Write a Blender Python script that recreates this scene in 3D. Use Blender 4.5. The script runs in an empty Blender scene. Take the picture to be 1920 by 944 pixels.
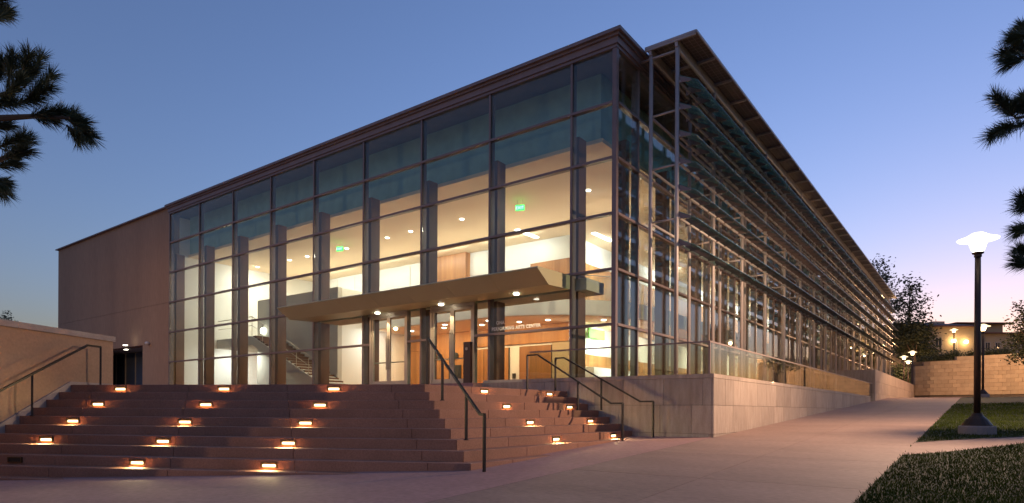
import bpy, bmesh, math, random
from mathutils import Vector, Matrix

random.seed(7)
SC = bpy.context.scene
COL = SC.collection
rad = math.radians

# ------------------------------------------------------------------ camera, sky, exposure
# World axes follow the building: front facade along -X at y=0, long facade along +Y at x=0.
# Heights are measured from the eye level of the camera (z = 0).
F = 1188.0
CX, CY = 960.0, 769.0
ROLL = 0.0050
CAM = Vector((8.094, -15.61, 0.0))
RT = Vector((0.803, 0.596, 0.0)).normalized()
FW = Vector((-0.596, 0.803, 0.0)).normalized()
UP = Vector((0, 0, 1))

cam_d = bpy.data.cameras.new('camera')
cam = bpy.data.objects.new('camera', cam_d)
COL.objects.link(cam)
cam_d.sensor_width = 36.0
cam_d.sensor_fit = 'HORIZONTAL'
cam_d.lens = 36.0 * F / 1920.0
cam_d.shift_x = 0.0
cam_d.shift_y = (CY - 472.0) / 1920.0
cam_d.clip_start = 0.05
cam_d.clip_end = 3000
_r = (RT + ROLL * UP).normalized()
_u = (UP - ROLL * RT).normalized()
_b = -FW
cam.matrix_world = Matrix(((_r.x, _u.x, _b.x, CAM.x), (_r.y, _u.y, _b.y, CAM.y), (_r.z, _u.z, _b.z, CAM.z), (0, 0, 0, 1)))
SC.camera = cam

world = bpy.data.worlds.new('World')
SC.world = world
world.use_nodes = True
wn, wl = world.node_tree.nodes, world.node_tree.links
wn.clear()
SUN_AZ = rad(0)            # sunset glow lies along +Y, just past the end of the path
SUN_EL = rad(-1.0)
sky = wn.new('ShaderNodeTexSky')
sky.sky_type = 'NISHITA'
sky.sun_disc = False
sky.sun_elevation = SUN_EL
sky.sun_rotation = SUN_AZ
sky.altitude = 300
sky.air_density = 1.0
sky.dust_density = 2.0
sky.ozone_density = 2.0
wbg = wn.new('ShaderNodeBackground')
wbg.inputs['Strength'].default_value = 0.15
wout = wn.new('ShaderNodeOutputWorld')
wb = wn.new('ShaderNodeMix')          # the photograph's cool white balance
wb.data_type = 'RGBA'
wb.blend_type = 'MULTIPLY'
wb.inputs[0].default_value = 1.0
wb.inputs[7].default_value = (0.92, 0.90, 1.04, 1)
wl.new(sky.outputs[0], wb.inputs[6])
wl.new(wb.outputs[2], wbg.inputs['Color'])
wl.new(wbg.outputs[0], wout.inputs['Surface'])

SC.view_settings.view_transform = 'Standard'
SC.view_settings.look = 'None'
SC.view_settings.gamma = 1.0
SC.view_settings.use_curve_mapping = False
SC.view_settings.exposure = 3.33
LK = 2.0 ** -3.27          # lamp powers below are written for exposure 0

SC.render.engine = 'CYCLES'
cy = SC.cycles
cy.use_denoising = True
cy.max_bounces = 8
cy.diffuse_bounces = 4
cy.glossy_bounces = 4
cy.transmission_bounces = 4
cy.transparent_max_bounces = 40
cy.sample_clamp_indirect = 3.0
cy.caustics_reflective = False
cy.caustics_refractive = False


# ------------------------------------------------------------------ pixel -> place helpers
def ray(px, py):
    a = (px - CX) / F
    b = -(py - CY) / F
    c, s = math.cos(ROLL), math.sin(ROLL)
    a, b = a * c - b * s, a * s + b * c
    return FW + RT * a + UP * b


def at_depth(px, py, Z):
    return CAM + ray(px, py) * Z


def on_z(px, py, z):
    d = ray(px, py)
    return CAM + d * ((z - CAM.z) / d.z)


def on_plane(px, py, p, n):
    d = ray(px, py)
    p, n = Vector(p), Vector(n)
    return CAM + d * ((p - CAM).dot(n) / d.dot(n))


# ------------------------------------------------------------------ materials
def _nodes(name):
    m = bpy.data.materials.new(name)
    m.use_nodes = True
    nt = m.node_tree
    nt.nodes.clear()
    out = nt.nodes.new('ShaderNodeOutputMaterial')
    return m, nt, out


def _mixc(nt, fac, a, b):
    n = nt.nodes.new('ShaderNodeMix')
    n.data_type = 'RGBA'
    for i, v in ((6, a), (7, b)):
        if hasattr(v, 'links'):
            nt.links.new(v, n.inputs[i])
        else:
            n.inputs[i].default_value = (*v, 1)
    if hasattr(fac, 'links'):
        nt.links.new(fac, n.inputs[0])
    else:
        n.inputs[0].default_value = fac
    return n.outputs[2]


def _pos(nt, scale=(1, 1, 1)):
    g = nt.nodes.new('ShaderNodeNewGeometry')
    mp = nt.nodes.new('ShaderNodeMapping')
    mp.inputs['Scale'].default_value = scale
    nt.links.new(g.outputs['Position'], mp.inputs['Vector'])
    return mp.outputs[0]


def _noise(nt, vec, scale, detail=4, rough=0.55):
    n = nt.nodes.new('ShaderNodeTexNoise')
    n.inputs['Scale'].default_value = scale
    n.inputs['Detail'].default_value = detail
    n.inputs['Roughness'].default_value = rough
    nt.links.new(vec, n.inputs['Vector'])
    return n.outputs[0]


def _ramp(nt, v, lo, hi):
    r = nt.nodes.new('ShaderNodeMapRange')
    r.inputs[1].default_value = lo
    r.inputs[2].default_value = hi
    nt.links.new(v, r.inputs[0])
    return r.outputs[0]


def surf(name, c1, c2=None, scale=2.0, stretch=(1, 1, 1), rough=0.7, metal=0.0, spec=0.5, fine=0.0, bump=0.0,
         bscale=60.0, rnd=0.0, coat=0.0):
    m, nt, out = _nodes(name)
    b = nt.nodes.new('ShaderNodeBsdfPrincipled')
    b.inputs['Roughness'].default_value = rough
    b.inputs['Metallic'].default_value = metal
    b.inputs['Specular IOR Level'].default_value = spec
    b.inputs['Coat Weight'].default_value = coat
    c2 = c2 or tuple(v * 0.8 for v in c1)
    v = _pos(nt, stretch)
    col = _mixc(nt, _ramp(nt, _noise(nt, v, scale, 5), 0.32, 0.68), c1, c2)
    if fine:
        f = _noise(nt, v, scale * 23, 3)
        col = _mixc(nt, _ramp(nt, f, 0.35, 0.75), col, _mixc(nt, fine, col, (0.01, 0.008, 0.006)))
    if rnd:
        oi = nt.nodes.new('ShaderNodeObjectInfo')
        mr = nt.nodes.new('ShaderNodeMapRange')
        mr.inputs[3].default_value = 1.0 - rnd
        mr.inputs[4].default_value = 1.0 + rnd
        nt.links.new(oi.outputs['Random'], mr.inputs[0])
        hs = nt.nodes.new('ShaderNodeHueSaturation')
        nt.links.new(mr.outputs[0], hs.inputs['Value'])
        nt.links.new(col, hs.inputs['Color'])
        col = hs.outputs[0]
    nt.links.new(col, b.inputs['Base Color'])
    if bump:
        bp = nt.nodes.new('ShaderNodeBump')
        bp.inputs['Strength'].default_value = bump
        bp.inputs['Distance'].default_value = 0.01
        nt.links.new(_noise(nt, v, bscale, 4), bp.inputs['Height'])
        nt.links.new(bp.outputs[0], b.inputs['Normal'])
    nt.links.new(b.outputs[0], out.inputs[0])
    return m


def emit(name, col, strength):
    m, nt, out = _nodes(name)
    e = nt.nodes.new('ShaderNodeEmission')
    e.inputs[0].default_value = (*col, 1)
    e.inputs[1].default_value = strength * LK
    nt.links.new(e.outputs[0], out.inputs[0])
    return m


def glow_lens(name, col, strength, clear=0.6):
    m, nt, out = _nodes(name)
    e = nt.nodes.new('ShaderNodeEmission'); e.inputs[0].default_value = (*col, 1); e.inputs[1].default_value = strength * LK
    t = nt.nodes.new('ShaderNodeBsdfTransparent')
    mx = nt.nodes.new('ShaderNodeMixShader'); mx.inputs[0].default_value = 1 - clear
    nt.links.new(t.outputs[0], mx.inputs[1]); nt.links.new(e.outputs[0], mx.inputs[2]); nt.links.new(mx.outputs[0], out.inputs[0])
    return m


def glass(name, tint, r0=0.045, body=None, body_fac=0.0, frit=None):
    """Clear pane: light passes straight through, reflection grows towards grazing (Schlick)."""
    m, nt, out = _nodes(name)
    L = nt.links
    g = nt.nodes.new('ShaderNodeNewGeometry')
    dot = nt.nodes.new('ShaderNodeVectorMath'); dot.operation = 'DOT_PRODUCT'
    L.new(g.outputs['Normal'], dot.inputs[0]); L.new(g.outputs['Incoming'], dot.inputs[1])
    ab = nt.nodes.new('ShaderNodeMath'); ab.operation = 'ABSOLUTE'; L.new(dot.outputs['Value'], ab.inputs[0])
    om = nt.nodes.new('ShaderNodeMath'); om.operation = 'SUBTRACT'; om.inputs[0].default_value = 1; L.new(ab.outputs[0], om.inputs[1])
    pw = nt.nodes.new('ShaderNodeMath'); pw.operation = 'POWER'; pw.inputs[1].default_value = 5; L.new(om.outputs[0], pw.inputs[0])
    ma = nt.nodes.new('ShaderNodeMath'); ma.operation = 'MULTIPLY_ADD'; ma.inputs[1].default_value = 1 - r0; ma.inputs[2].default_value = r0
    L.new(pw.outputs[0], ma.inputs[0])
    tr = nt.nodes.new('ShaderNodeBsdfTransparent'); tr.inputs[0].default_value = (*tint, 1)
    gl = nt.nodes.new('ShaderNodeBsdfGlossy'); gl.inputs['Roughness'].default_value = 0.0
    base = tr.outputs[0]
    if body:
        df = nt.nodes.new('ShaderNodeBsdfDiffuse'); df.inputs[0].default_value = (*body, 1)
        tl = nt.nodes.new('ShaderNodeBsdfTranslucent'); tl.inputs[0].default_value = (*body, 1)
        ad = nt.nodes.new('ShaderNodeMixShader'); ad.inputs[0].default_value = 0.5
        L.new(df.outputs[0], ad.inputs[1]); L.new(tl.outputs[0], ad.inputs[2])
        mb = nt.nodes.new('ShaderNodeMixShader')
        L.new(tr.outputs[0], mb.inputs[1]); L.new(ad.outputs[0], mb.inputs[2])
        if frit:
            v = _pos(nt)
            n = _ramp(nt, _noise(nt, v, frit, 3, 0.6), 0.42, 0.58)
            mx = nt.nodes.new('ShaderNodeMapRange'); mx.inputs[3].default_value = body_fac - 0.18; mx.inputs[4].default_value = min(1, body_fac + 0.18)
            L.new(n, mx.inputs[0]); L.new(mx.outputs[0], mb.inputs[0])
        else:
            mb.inputs[0].default_value = body_fac
        base = mb.outputs[0]
    mix = nt.nodes.new('ShaderNodeMixShader')
    L.new(ma.outputs[0], mix.inputs[0]); L.new(base, mix.inputs[1]); L.new(gl.outputs[0], mix.inputs[2])
    L.new(mix.outputs[0], out.inputs[0])
    return m


def wood(name, c1, c2, width=0.16, axis_scale=(1, 1, 1), rough=0.45):
    """Vertical boards: tone per board plus stretched grain."""
    m, nt, out = _nodes(name)
    b = nt.nodes.new('ShaderNodeBsdfPrincipled'); b.inputs['Roughness'].default_value = rough
    g = _noise(nt, _pos(nt, (1, 1, 0.06)), 30, 4)
    s = _noise(nt, _pos(nt, (1, 1, 0.0)), 2.2, 2)
    col = _mixc(nt, _ramp(nt, g, 0.3, 0.7), c1, c2)
    col = _mixc(nt, _ramp(nt, s, 0.3, 0.7), col, tuple(v * 0.6 for v in c2))
    nt.links.new(col, b.inputs['Base Color']); nt.links.new(b.outputs[0], out.inputs[0])
    return m


M = {
    'plaza': surf('plaza_concrete', (0.46, 0.265, 0.235), (0.38, 0.215, 0.19), 0.5, rough=0.8, fine=0.25, bump=0.15, bscale=90),
    'path': surf('path_concrete', (0.38, 0.25, 0.195), (0.30, 0.195, 0.15), 0.45, (1, 2.2, 1), rough=0.78, fine=0.3, rnd=0.06, bump=0.15, bscale=90),
    'stone': surf('travertine', (0.46, 0.37, 0.31), (0.34, 0.26, 0.21), 3.2, (3.0, 3.0, 0.5), rough=0.7, fine=0.35, bump=0.2, bscale=40, rnd=0.14),
    'step': surf('step_stone', (0.42, 0.205, 0.135), (0.34, 0.165, 0.105), 1.6, rough=0.75, fine=0.3, bump=0.15, bscale=70, rnd=0.07),
    'core': surf('mortar', (0.12, 0.095, 0.08), rough=0.9),
    'stucco': surf('stucco_brown', (0.44, 0.29, 0.19), (0.36, 0.235, 0.155), 0.35, (1.3, 1.3, 0.22), rough=0.85, fine=0.18, bump=0.2, bscale=50),
    'stucco2': surf('stucco_tan', (0.48, 0.31, 0.205), (0.40, 0.26, 0.17), 0.8, rough=0.85, fine=0.18, bump=0.2, bscale=50),
    'coping': surf('coping_stone', (0.50, 0.41, 0.37), (0.40, 0.32, 0.29), 4, rough=0.75, fine=0.35, bump=0.3, bscale=30),
    'frame': surf('painted_steel_frame', (0.22, 0.16, 0.155), rough=0.4, metal=0.15),
    'frame_b': surf('painted_steel_tube', (0.50, 0.44, 0.43), rough=0.45, metal=0.1),
    'alu': surf('aluminium', (0.52, 0.45, 0.36), rough=0.4, metal=0.25),
    'canopy': surf('canopy_metal', (0.54, 0.51, 0.30), (0.50, 0.465, 0.27), 0.6, rough=0.5, metal=0.1),
    'fascia': surf('roof_fascia', (0.25, 0.19, 0.19), rough=0.5, metal=0.1),
    'rail': surf('dark_rail_paint', (0.035, 0.027, 0.026), rough=0.45, metal=0.4),
    'glass': glass('facade_glass', (0.875, 0.95, 0.945)),
    'guard_glass': glass('guard_glass', (0.90, 0.94, 0.91), 0.05),
    'louver': glass('louver_glass', (0.50, 0.74, 0.72), 0.04, (0.22, 0.42, 0.40), 0.50, 5.0),
    'pv': surf('solar_cell', (0.10, 0.072, 0.066), (0.085, 0.06, 0.056), 3, rough=0.35),
    'pvline': surf('solar_cell_grid', (0.38, 0.31, 0.30), rough=0.5),
    'white': surf('white_plaster', (0.80, 0.77, 0.71), (0.77, 0.74, 0.68), 0.6, rough=0.8),
    'ceil': surf('ceiling_plaster', (0.80, 0.62, 0.42), (0.78, 0.60, 0.40), 0.5, rough=0.85),
    'grey': surf('grey_plaster', (0.55, 0.51, 0.44), (0.48, 0.45, 0.39), 0.9, rough=0.8),
    'void': surf('ceiling_upstand', (0.33, 0.48, 0.42), rough=0.8),
    'pier': surf('pier_cladding', (0.17, 0.075, 0.05), (0.13, 0.06, 0.042), 1.2, rough=0.5),
    'wood': wood('wood_panel', (0.60, 0.27, 0.085), (0.48, 0.20, 0.06)),
    'wood_d': wood('wood_door', (0.42, 0.18, 0.06), (0.32, 0.13, 0.045)),
    'carpet': surf('lobby_floor', (0.42, 0.22, 0.13), (0.38, 0.195, 0.115), 1, rough=0.35),
    'dark': surf('dark_recess', (0.02, 0.02, 0.022), rough=0.5),
    'signw': surf('white_lettering', (0.82, 0.80, 0.74), rough=0.5),
    'camw': surf('camera_housing', (0.6, 0.6, 0.6), rough=0.4),
    'kiosk': surf('door_post_paint', (0.07, 0.028, 0.02), rough=0.4),
    'lawn': surf('lawn_soil', (0.036, 0.048, 0.010), (0.026, 0.035, 0.008), 1.2, rough=0.95, fine=0.4),
    'grass': surf('grass_blade', (0.070, 0.092, 0.010), (0.030, 0.046, 0.006), 0.8, rough=0.9, spec=0.1, fine=0.3),
    'soil': surf('dry_ground', (0.16, 0.12, 0.08), (0.11, 0.085, 0.055), 0.2, rough=0.95),
    'block': surf('retaining_block', (0.50, 0.38, 0.265), (0.43, 0.32, 0.22), 2, rough=0.85, fine=0.25, rnd=0.10),
    'bark': surf('bark', (0.10, 0.07, 0.05), (0.06, 0.042, 0.03), 6, rough=0.9),
    'needle': surf('pine_needle', (0.035, 0.055, 0.022), (0.022, 0.036, 0.015), 5, rough=0.6),
    'leaf': surf('leaf_green', (0.050, 0.062, 0.026), (0.028, 0.036, 0.016), 1.5, rough=0.65),
    'leaf_d': surf('leaf_dark', (0.040, 0.050, 0.020), (0.022, 0.029, 0.012), 1.5, rough=0.65),
    'house': surf('house_stucco', (0.48, 0.37, 0.24), (0.43, 0.33, 0.21), 0.7, rough=0.9),
    'tile': surf('roof_tile', (0.20, 0.10, 0.075), (0.15, 0.075, 0.06), 2, rough=0.85),
    'trim': surf('house_trim', (0.55, 0.46, 0.36), rough=0.8),
    'pole': surf('bronze_pole', (0.060, 0.036, 0.028), rough=0.45, metal=0.5),
    'base': surf('lamp_footing', (0.30, 0.26, 0.25), rough=0.85, fine=0.2),
    'lens': glow_lens('lamp_lens', (1.0, 0.86, 0.66), 12),
    'lens_far': glow_lens('lamp_lens_warm', (1.0, 0.70, 0.36), 14),
    'lantern': emit('lantern_glass', (1.0, 0.66, 0.30), 30),
    'shade': emit('lamp_diffuser', (1.0, 0.90, 0.74), 2.2),
    'shade_far': emit('lamp_diffuser_warm', (1.0, 0.74, 0.42), 2.2),
    'steplens': emit('step_light_lens', (1.0, 0.84, 0.44), 5.5),
    'bronze': surf('step_light_bronze', (0.14, 0.09, 0.045), rough=0.4, metal=0.6),
    'down': emit('downlight_lens', (1.0, 0.92, 0.76), 14),
    'exit': emit('exit_sign_green', (0.02, 1.0, 0.08), 4.5),
    'exitw': emit('exit_letters', (0.75, 1.0, 0.80), 3.0),
    'winlit': emit('lit_window', (1.0, 0.66, 0.26), 0.55),
    'winglass': surf('dark_window', (0.05, 0.05, 0.055), rough=0.1),
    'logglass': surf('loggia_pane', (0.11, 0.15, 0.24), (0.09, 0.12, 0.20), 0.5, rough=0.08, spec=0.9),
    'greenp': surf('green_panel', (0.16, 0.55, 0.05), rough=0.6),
}


# ------------------------------------------------------------------ mesh helpers
class MB:
    def __init__(s):
        s.v, s.f = [], []

    def add(s, vs, fs):
        o = len(s.v)
        s.v += [tuple(v) for v in vs]
        s.f += [tuple(i + o for i in f) for f in fs]
        return s

    def box(s, x0, x1, y0, y1, z0, z1):
        return s.add([(x0, y0, z0), (x1, y0, z0), (x1, y1, z0), (x0, y1, z0), (x0, y0, z1), (x1, y0, z1), (x1, y1, z1), (x0, y1, z1)],
                     [(0, 3, 2, 1), (4, 5, 6, 7), (0, 1, 5, 4), (1, 2, 6, 5), (2, 3, 7, 6), (3, 0, 4, 7)])

    def prism(s, pts, z0, z1):
        """Footprint (counter-clockwise) between z0 and z1; each may be a number or a list per corner."""
        n = len(pts)
        a = z0 if isinstance(z0, (list, tuple)) else [z0] * n
        b = z1 if isinstance(z1, (list, tuple)) else [z1] * n
        vs = [(p[0], p[1], a[i]) for i, p in enumerate(pts)] + [(p[0], p[1], b[i]) for i, p in enumerate(pts)]
        fs = [tuple(reversed(range(n))), tuple(range(n, 2 * n))] + [(i, (i + 1) % n, n + (i + 1) % n, n + i) for i in range(n)]
        return s.add(vs, fs)

    def sweep(s, sec, path_fn, n):
        pass

    def tube(s, pts, r, seg=8, square=False, cap=True):
        """Tube through points; r a number or list of radii."""
        pts = [Vector(p) for p in pts]
        n = len(pts)
        rs = r if isinstance(r, (list, tuple)) else [r] * n
        k = 4 if square else seg
        off = math.pi / 4 if square else 0
        o = len(s.v)
        for i, p in enumerate(pts):
            if i == 0:
                t = (pts[1] - p).normalized()
                sc = 1
            elif i == n - 1:
                t = (p - pts[i - 1]).normalized()
                sc = 1
            else:
                a, b = (p - pts[i - 1]).normalized(), (pts[i + 1] - p).normalized()
                t = (a + b)
                t = t.normalized() if t.length > 1e-6 else b
                sc = 1 / max(0.5, t.dot(b))
            ref = Vector((0, 0, 1)) if abs(t.z) < 0.9 else Vector((0.3, 1, 0)).normalized()
            if i == 0:
                u = t.cross(ref).normalized()
            else:
                u = (pu - t * pu.dot(t))
                u = u.normalized() if u.length > 1e-6 else t.cross(ref).normalized()
            pu = u
            w = t.cross(u)
            for j in range(k):
                an = off + 2 * math.pi * j / k
                q = p + (u * math.cos(an) + w * math.sin(an)) * rs[i] * (1.414 if square else 1)
                s.v.append(tuple(q))
        for i in range(n - 1):
            for j in range(k):
                a, b = o + i * k + j, o + i * k + (j + 1) % k
                s.f.append((a, b, b + k, a + k))
        if cap:
            s.f.append(tuple(o + j for j in reversed(range(k))))
            s.f.append(tuple(o + (n - 1) * k + j for j in range(k)))
        return s

    def lathe(s, prof, seg=20, c=(0, 0)):
        o = len(s.v)
        for r, z in prof:
            for j in range(seg):
                a = 2 * math.pi * j / seg
                s.v.append((c[0] + r * math.cos(a), c[1] + r * math.sin(a), z))
        for i in range(len(prof) - 1):
            for j in range(seg):
                a, b = o + i * seg + j, o + i * seg + (j + 1) % seg
                s.f.append((a, b, b + seg, a + seg))
        s.f.append(tuple(o + j for j in reversed(range(seg))))
        s.f.append(tuple(o + (len(prof) - 1) * seg + j for j in range(seg)))
        return s

    def mesh(s, name, m, smooth=False):
        me = bpy.data.meshes.new(name)
        me.from_pydata(s.v, [], s.f)
        me.materials.append(m if not isinstance(m, str) else M[m])
        if smooth:
            for p in me.polygons:
                p.use_smooth = True
        me.update()
        return me

    def build(s, name, m, parent=None, smooth=False, loc=None):
        return link(name, s.mesh(name, m, smooth), parent, loc)


def link(name, me, parent=None, loc=None, rz=None):
    o = bpy.data.objects.new(name, me)
    COL.objects.link(o)
    if parent:
        o.parent = parent
    if loc is not None:
        o.location = loc
    if rz is not None:
        o.rotation_euler = (0, 0, rz)
    return o


def tag(o, label=None, cat=None, group=None, kind=None):
    for k, v in (('label', label), ('category', cat), ('group', group), ('kind', kind)):
        if v:
            o[k] = v
    return o


def thing(name, label, cat, loc=(0, 0, 0), group=None, rz=0):
    o = bpy.data.objects.new(name, None)
    COL.objects.link(o)
    o.location = loc
    o.rotation_euler = (0, 0, rz)
    o.empty_display_size = 0.3
    return tag(o, label, cat, group)


def bx(name, m, parent, x0, x1, y0, y1, z0, z1):
    return MB().box(x0, x1, y0, y1, z0, z1).build(name, m, parent)


def lamp_data(kind, power, col=(1.0, 0.85, 0.62), size=None, size_y=None, soft=0.05):
    d = bpy.data.lights.new('light', kind)
    d.energy = power * LK
    d.color = col
    if kind == 'AREA':
        d.shape = 'RECTANGLE' if size_y else 'SQUARE'
        d.size = size
        if size_y:
            d.size_y = size_y
    else:
        d.shadow_soft_size = soft
    return d


def put_light(name, d, loc, direction=(0, 0, -1), parent=None):
    o = bpy.data.objects.new(name, d)
    COL.objects.link(o)
    o.rotation_euler = Vector(direction).to_track_quat('-Z', 'Y').to_euler()
    o.location = loc
    if parent:
        o.parent = parent
    return o


# ------------------------------------------------------------------ ground
def gz(x, y):
    yy = max(-40.0, min(y, 34.0))
    z = -0.614 + 0.0455 * yy
    if y > 34:
        z += 0.020 * (min(y, 75) - 34)
    z += 0.012 * max(-14.0, min(0.0, x - 2.91))
    return z


def sheet(name, xs, ys, m, dz=0.0, mask=None):
    mb = MB()
    nx, ny = len(xs), len(ys)
    vs = [(x, y, gz(x, y) + dz) for y in ys for x in xs]
    fs = []
    for j in range(ny - 1):
        for i in range(nx - 1):
            fs.append((j * nx + i, j * nx + i + 1, (j + 1) * nx + i + 1, (j + 1) * nx + i))
    mb.add(vs, fs)
    return mb.build(name, m)


def frange(a, b, n):
    return [a + (b - a) * i / n for i in range(n + 1)]


YS = sorted(set([-400, -120, -60, -40] + frange(-38, 34, 36) + frange(36, 75, 13) + [120, 400]))
tag(sheet('ground', sorted(set([-400, -150, -60] + frange(-40, 40, 40) + [80, 200, 500])), YS, 'soil', -0.25), kind='structure')
tag(sheet('plaza', [-30, -20, -14, -11.1, -8, -5, -2, 0, 1.5, 2.905], frange(-40, 0, 20), 'plaza', 0.0), kind='structure')
path_ys = frange(-40, 34, 37) + frange(36, 75, 13)
path = tag(sheet('path', [2.915, 5, 7.0], path_ys, 'core', -0.03), kind='structure')
for ya in range(-40, 75, 3):
    yb = min(ya + 3, 75)
    for xa, xb in ((2.915, 4.955), (4.963, 7.0)):
        ys_ = [ya + 0.005, (ya + yb) / 2, yb - 0.005]
        mb = MB()
        vv = [(x, y, gz(x, y) + d) for d in (-0.10, 0.0) for y in ys_ for x in (xa, xb)]
        mb.add(vv, [(6, 7, 9, 8), (8, 9, 11, 10), (0, 1, 7, 6), (4, 10, 11, 5), (0, 6, 8, 2), (2, 8, 10, 4), (1, 3, 9, 7), (3, 5, 11, 9)])
        mb.build('paving_slab', 'path', path)
# side walk that leaves the path and curves away across the lawn
SW = [(7.0, -2.95, -0.34), (7.4, -2.40, 0.25), (7.8, -1.74, 0.82), (8.2, -0.98, 1.25), (8.74, 0.11, 1.82), (9.5, 1.7, 3.0), (12, 6.5, 8.2), (16, 13.8, 15.9), (22, 24.0, 27.0), (26, 29.5, 32.5)]
mb = MB()
vs, fs = [], []
for x, a, b in SW:
    vs += [(x, a, gz(x, a) + 0.004), (x, b, gz(x, b) + 0.004)]
for i in range(len(SW) - 1):
    fs.append((2 * i, 2 * i + 2, 2 * i + 3, 2 * i + 1))
tag(mb.add(vs, fs).build('side_path', 'path'), kind='structure')


def sw_band(x):
    for (x0, a0, b0), (x1, a1, b1) in zip(SW, SW[1:]):
        if x0 <= x <= x1:
            t = (x - x0) / (x1 - x0)
            return a0 + (a1 - a0) * t, b0 + (b1 - b0) * t
    return SW[-1][1], SW[-1][2]


LX = [7.0, 7.4, 7.8, 8.2, 8.74, 9.5, 12, 16, 22, 26, 40]


def lawn(name, lo, hi):
    mb = MB()
    vs, fs = [], []
    n = 30
    for x in LX:
        a, b = lo(x), hi(x)
        for j in range(n + 1):
            y = a + (b - a) * j / n
            vs.append((x, y, gz(x, y) + 0.012))
    for i in range(len(LX) - 1):
        for j in range(n):
            k = i * (n + 1) + j
            fs.append((k, k + n + 1, k + n + 2, k + 1))
    return tag(mb.add(vs, fs).build(name, 'lawn'), kind='structure')


lawn('lawn', lambda x: -40.0, lambda x: sw_band(x)[0])
lawn('lawn', lambda x: sw_band(x)[1], lambda x: 33.5)
lawn('lawn', lambda x: 34.6, lambda x: 58.0)
tag(sheet('cross_path', [7.0, 12, 20, 40], [33.3, 34.0, 34.8], 'path', 0.002), kind='structure')

# grass blades, denser near the camera
mb = MB()
rg = random.Random(3)
N = 0
while N < 80000:
    u = rg.random()
    Z = 4.5 + 26 * u ** 1.9
    m_ = rg.uniform(0.50, 0.95)
    p = CAM + (FW + RT * m_) * Z
    if p.x < 7.0 + rg.uniform(-0.02, 0.05) or p.y > 33:
        continue
    a, b = sw_band(p.x)
    if a - 0.02 < p.y < b + 0.02:
        continue
    h = rg.choice((0.6, 0.8, 1.0, 1.0, 1.35)) * rg.uniform(0.016, 0.040) * (1 + 0.03 * Z)
    w = 0.0035 * (1 + 0.10 * Z)
    an = rg.uniform(0, 6.283)
    dx, dy = math.cos(an) * w, math.sin(an) * w
    lx, ly = rg.gauss(0, h * 0.45), rg.gauss(0, h * 0.45)
    z = gz(p.x, p.y) + 0.01
    mb.add([(p.x - dx, p.y - dy, z), (p.x + dx, p.y + dy, z), (p.x + lx, p.y + ly, z + h)], [(0, 1, 2)])
    N += 1
tag(mb.build('grass', 'grass'), 'short dark green mown grass beside the concrete path', 'grass', kind='stuff')

# ------------------------------------------------------------------ entrance stair
RISE, TREAD = 0.175, 0.33
NZ = lambda k: 0.525 - RISE * (k - 1)
Rk = lambda k: Vector((-1.2 + 0.33 * (k - 1), -6.135 - 0.204 * (k - 1)))
Wk = lambda k: Vector((-1.2 + 0.33 * (k - 1), -0.5))
LD = Vector((0.5, -0.866))
Lk = lambda k: Vector((-8.71, -9.98)) + LD * (TREAD * (k - 1))
ND = Vector((-0.890, -0.456)).normalized()

stair = thing('entrance_staircase', 'broad stone staircase wrapping round a corner below the glass entrance', 'staircase', (0, 0, 0))


def lerp2(a, b, t):
    return a + (b - a) * t


def step_row(k, A, B, A0, B0, first, pitch):
    """Stones of one step between ends A (front) and B (front); A0/B0 are the ends of the step above."""
    ln = (B - A).length
    cuts = [0.0]
    d = first
    while d < ln - 0.5:
        cuts.append(d)
        d += pitch
    cuts.append(ln)
    zb = NZ(k) - RISE - 0.03
    for c0, c1 in zip(cuts, cuts[1:]):
        g = 0.003
        t0, t1 = (c0 + g) / ln, (c1 - g) / ln
        f0, f1 = lerp2(A, B, t0), lerp2(A, B, t1)
        b0, b1 = lerp2(A0, B0, t0), lerp2(A0, B0, t1)
        # the tread reaches a little under the riser of the step above
        e0, e1 = b0 + (b0 - f0) * 0.12, b1 + (b1 - f1) * 0.12
        mb = MB().prism([f0, f1, e1, e0], zb, NZ(k))
        me = mb.mesh('step_stone', 'step')
        bm = bmesh.new(); bm.from_mesh(me)
        bmesh.ops.recalc_face_normals(bm, faces=bm.faces)
        bmesh.ops.bevel(bm, geom=[e for e in bm.edges], offset=0.006, segments=1, affect='EDGES')
        bm.to_mesh(me); bm.free()
        link('step_stone', me, stair)


for k in range(1, 12):
    L, R, W = Lk(k), Rk(k), Wk(k)
    if k == 1:
        L0, R0, W0 = L + Vector((-0.3, 0.6)), R + Vector((-0.5, 0.35)), W + Vector((-0.5, 0))
    else:
        L0, R0, W0 = Lk(k - 1), Rk(k - 1), Wk(k - 1)
    Lx = L + ND * 0.05
    L0x = L0 + ND * 0.05
    step_row(k, R, Lx, R0, L0x, 0.72, 2.35)
    step_row(k, R, W, R0, W0, 1.15 + 0.35 * (k % 3), 1.9)
# solid core beneath the stones
core = MB()
for k in range(1, 12):
    s = 0.03
    L, R, W = Lk(k), Rk(k), Wk(k)
    n1 = Vector((0.456, -0.890)) * s
    core.prism([L - n1, R - n1 - Vector((s, 0)), W - Vector((s, 0)), Vector((-3.2, -0.5)), Vector((-9.6, -8.5))], NZ(k) - RISE - 0.6, NZ(k) - 0.012)
core.build('stair_core', 'core', stair)

# landing between the stair head and the facade
lp = [Lk(1) + Vector((-0.27, 0.55)), Rk(1) + Vector((-0.46, 0.31)), Wk(1) + Vector((-0.46, 0)), Vector((-1.66, -0.12)), Vector((-41, -0.12)), Vector((-41, -9)), Vector((-12, -13))]
tag(MB().prism(lp, 0.1, 0.519).build('landing', 'plaza'), kind='structure')
tag(MB().box(-10.4, -4.6, -0.55, -0.125, 0.515, 0.84).build('door_platform', 'plaza'), kind='structure')

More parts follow.
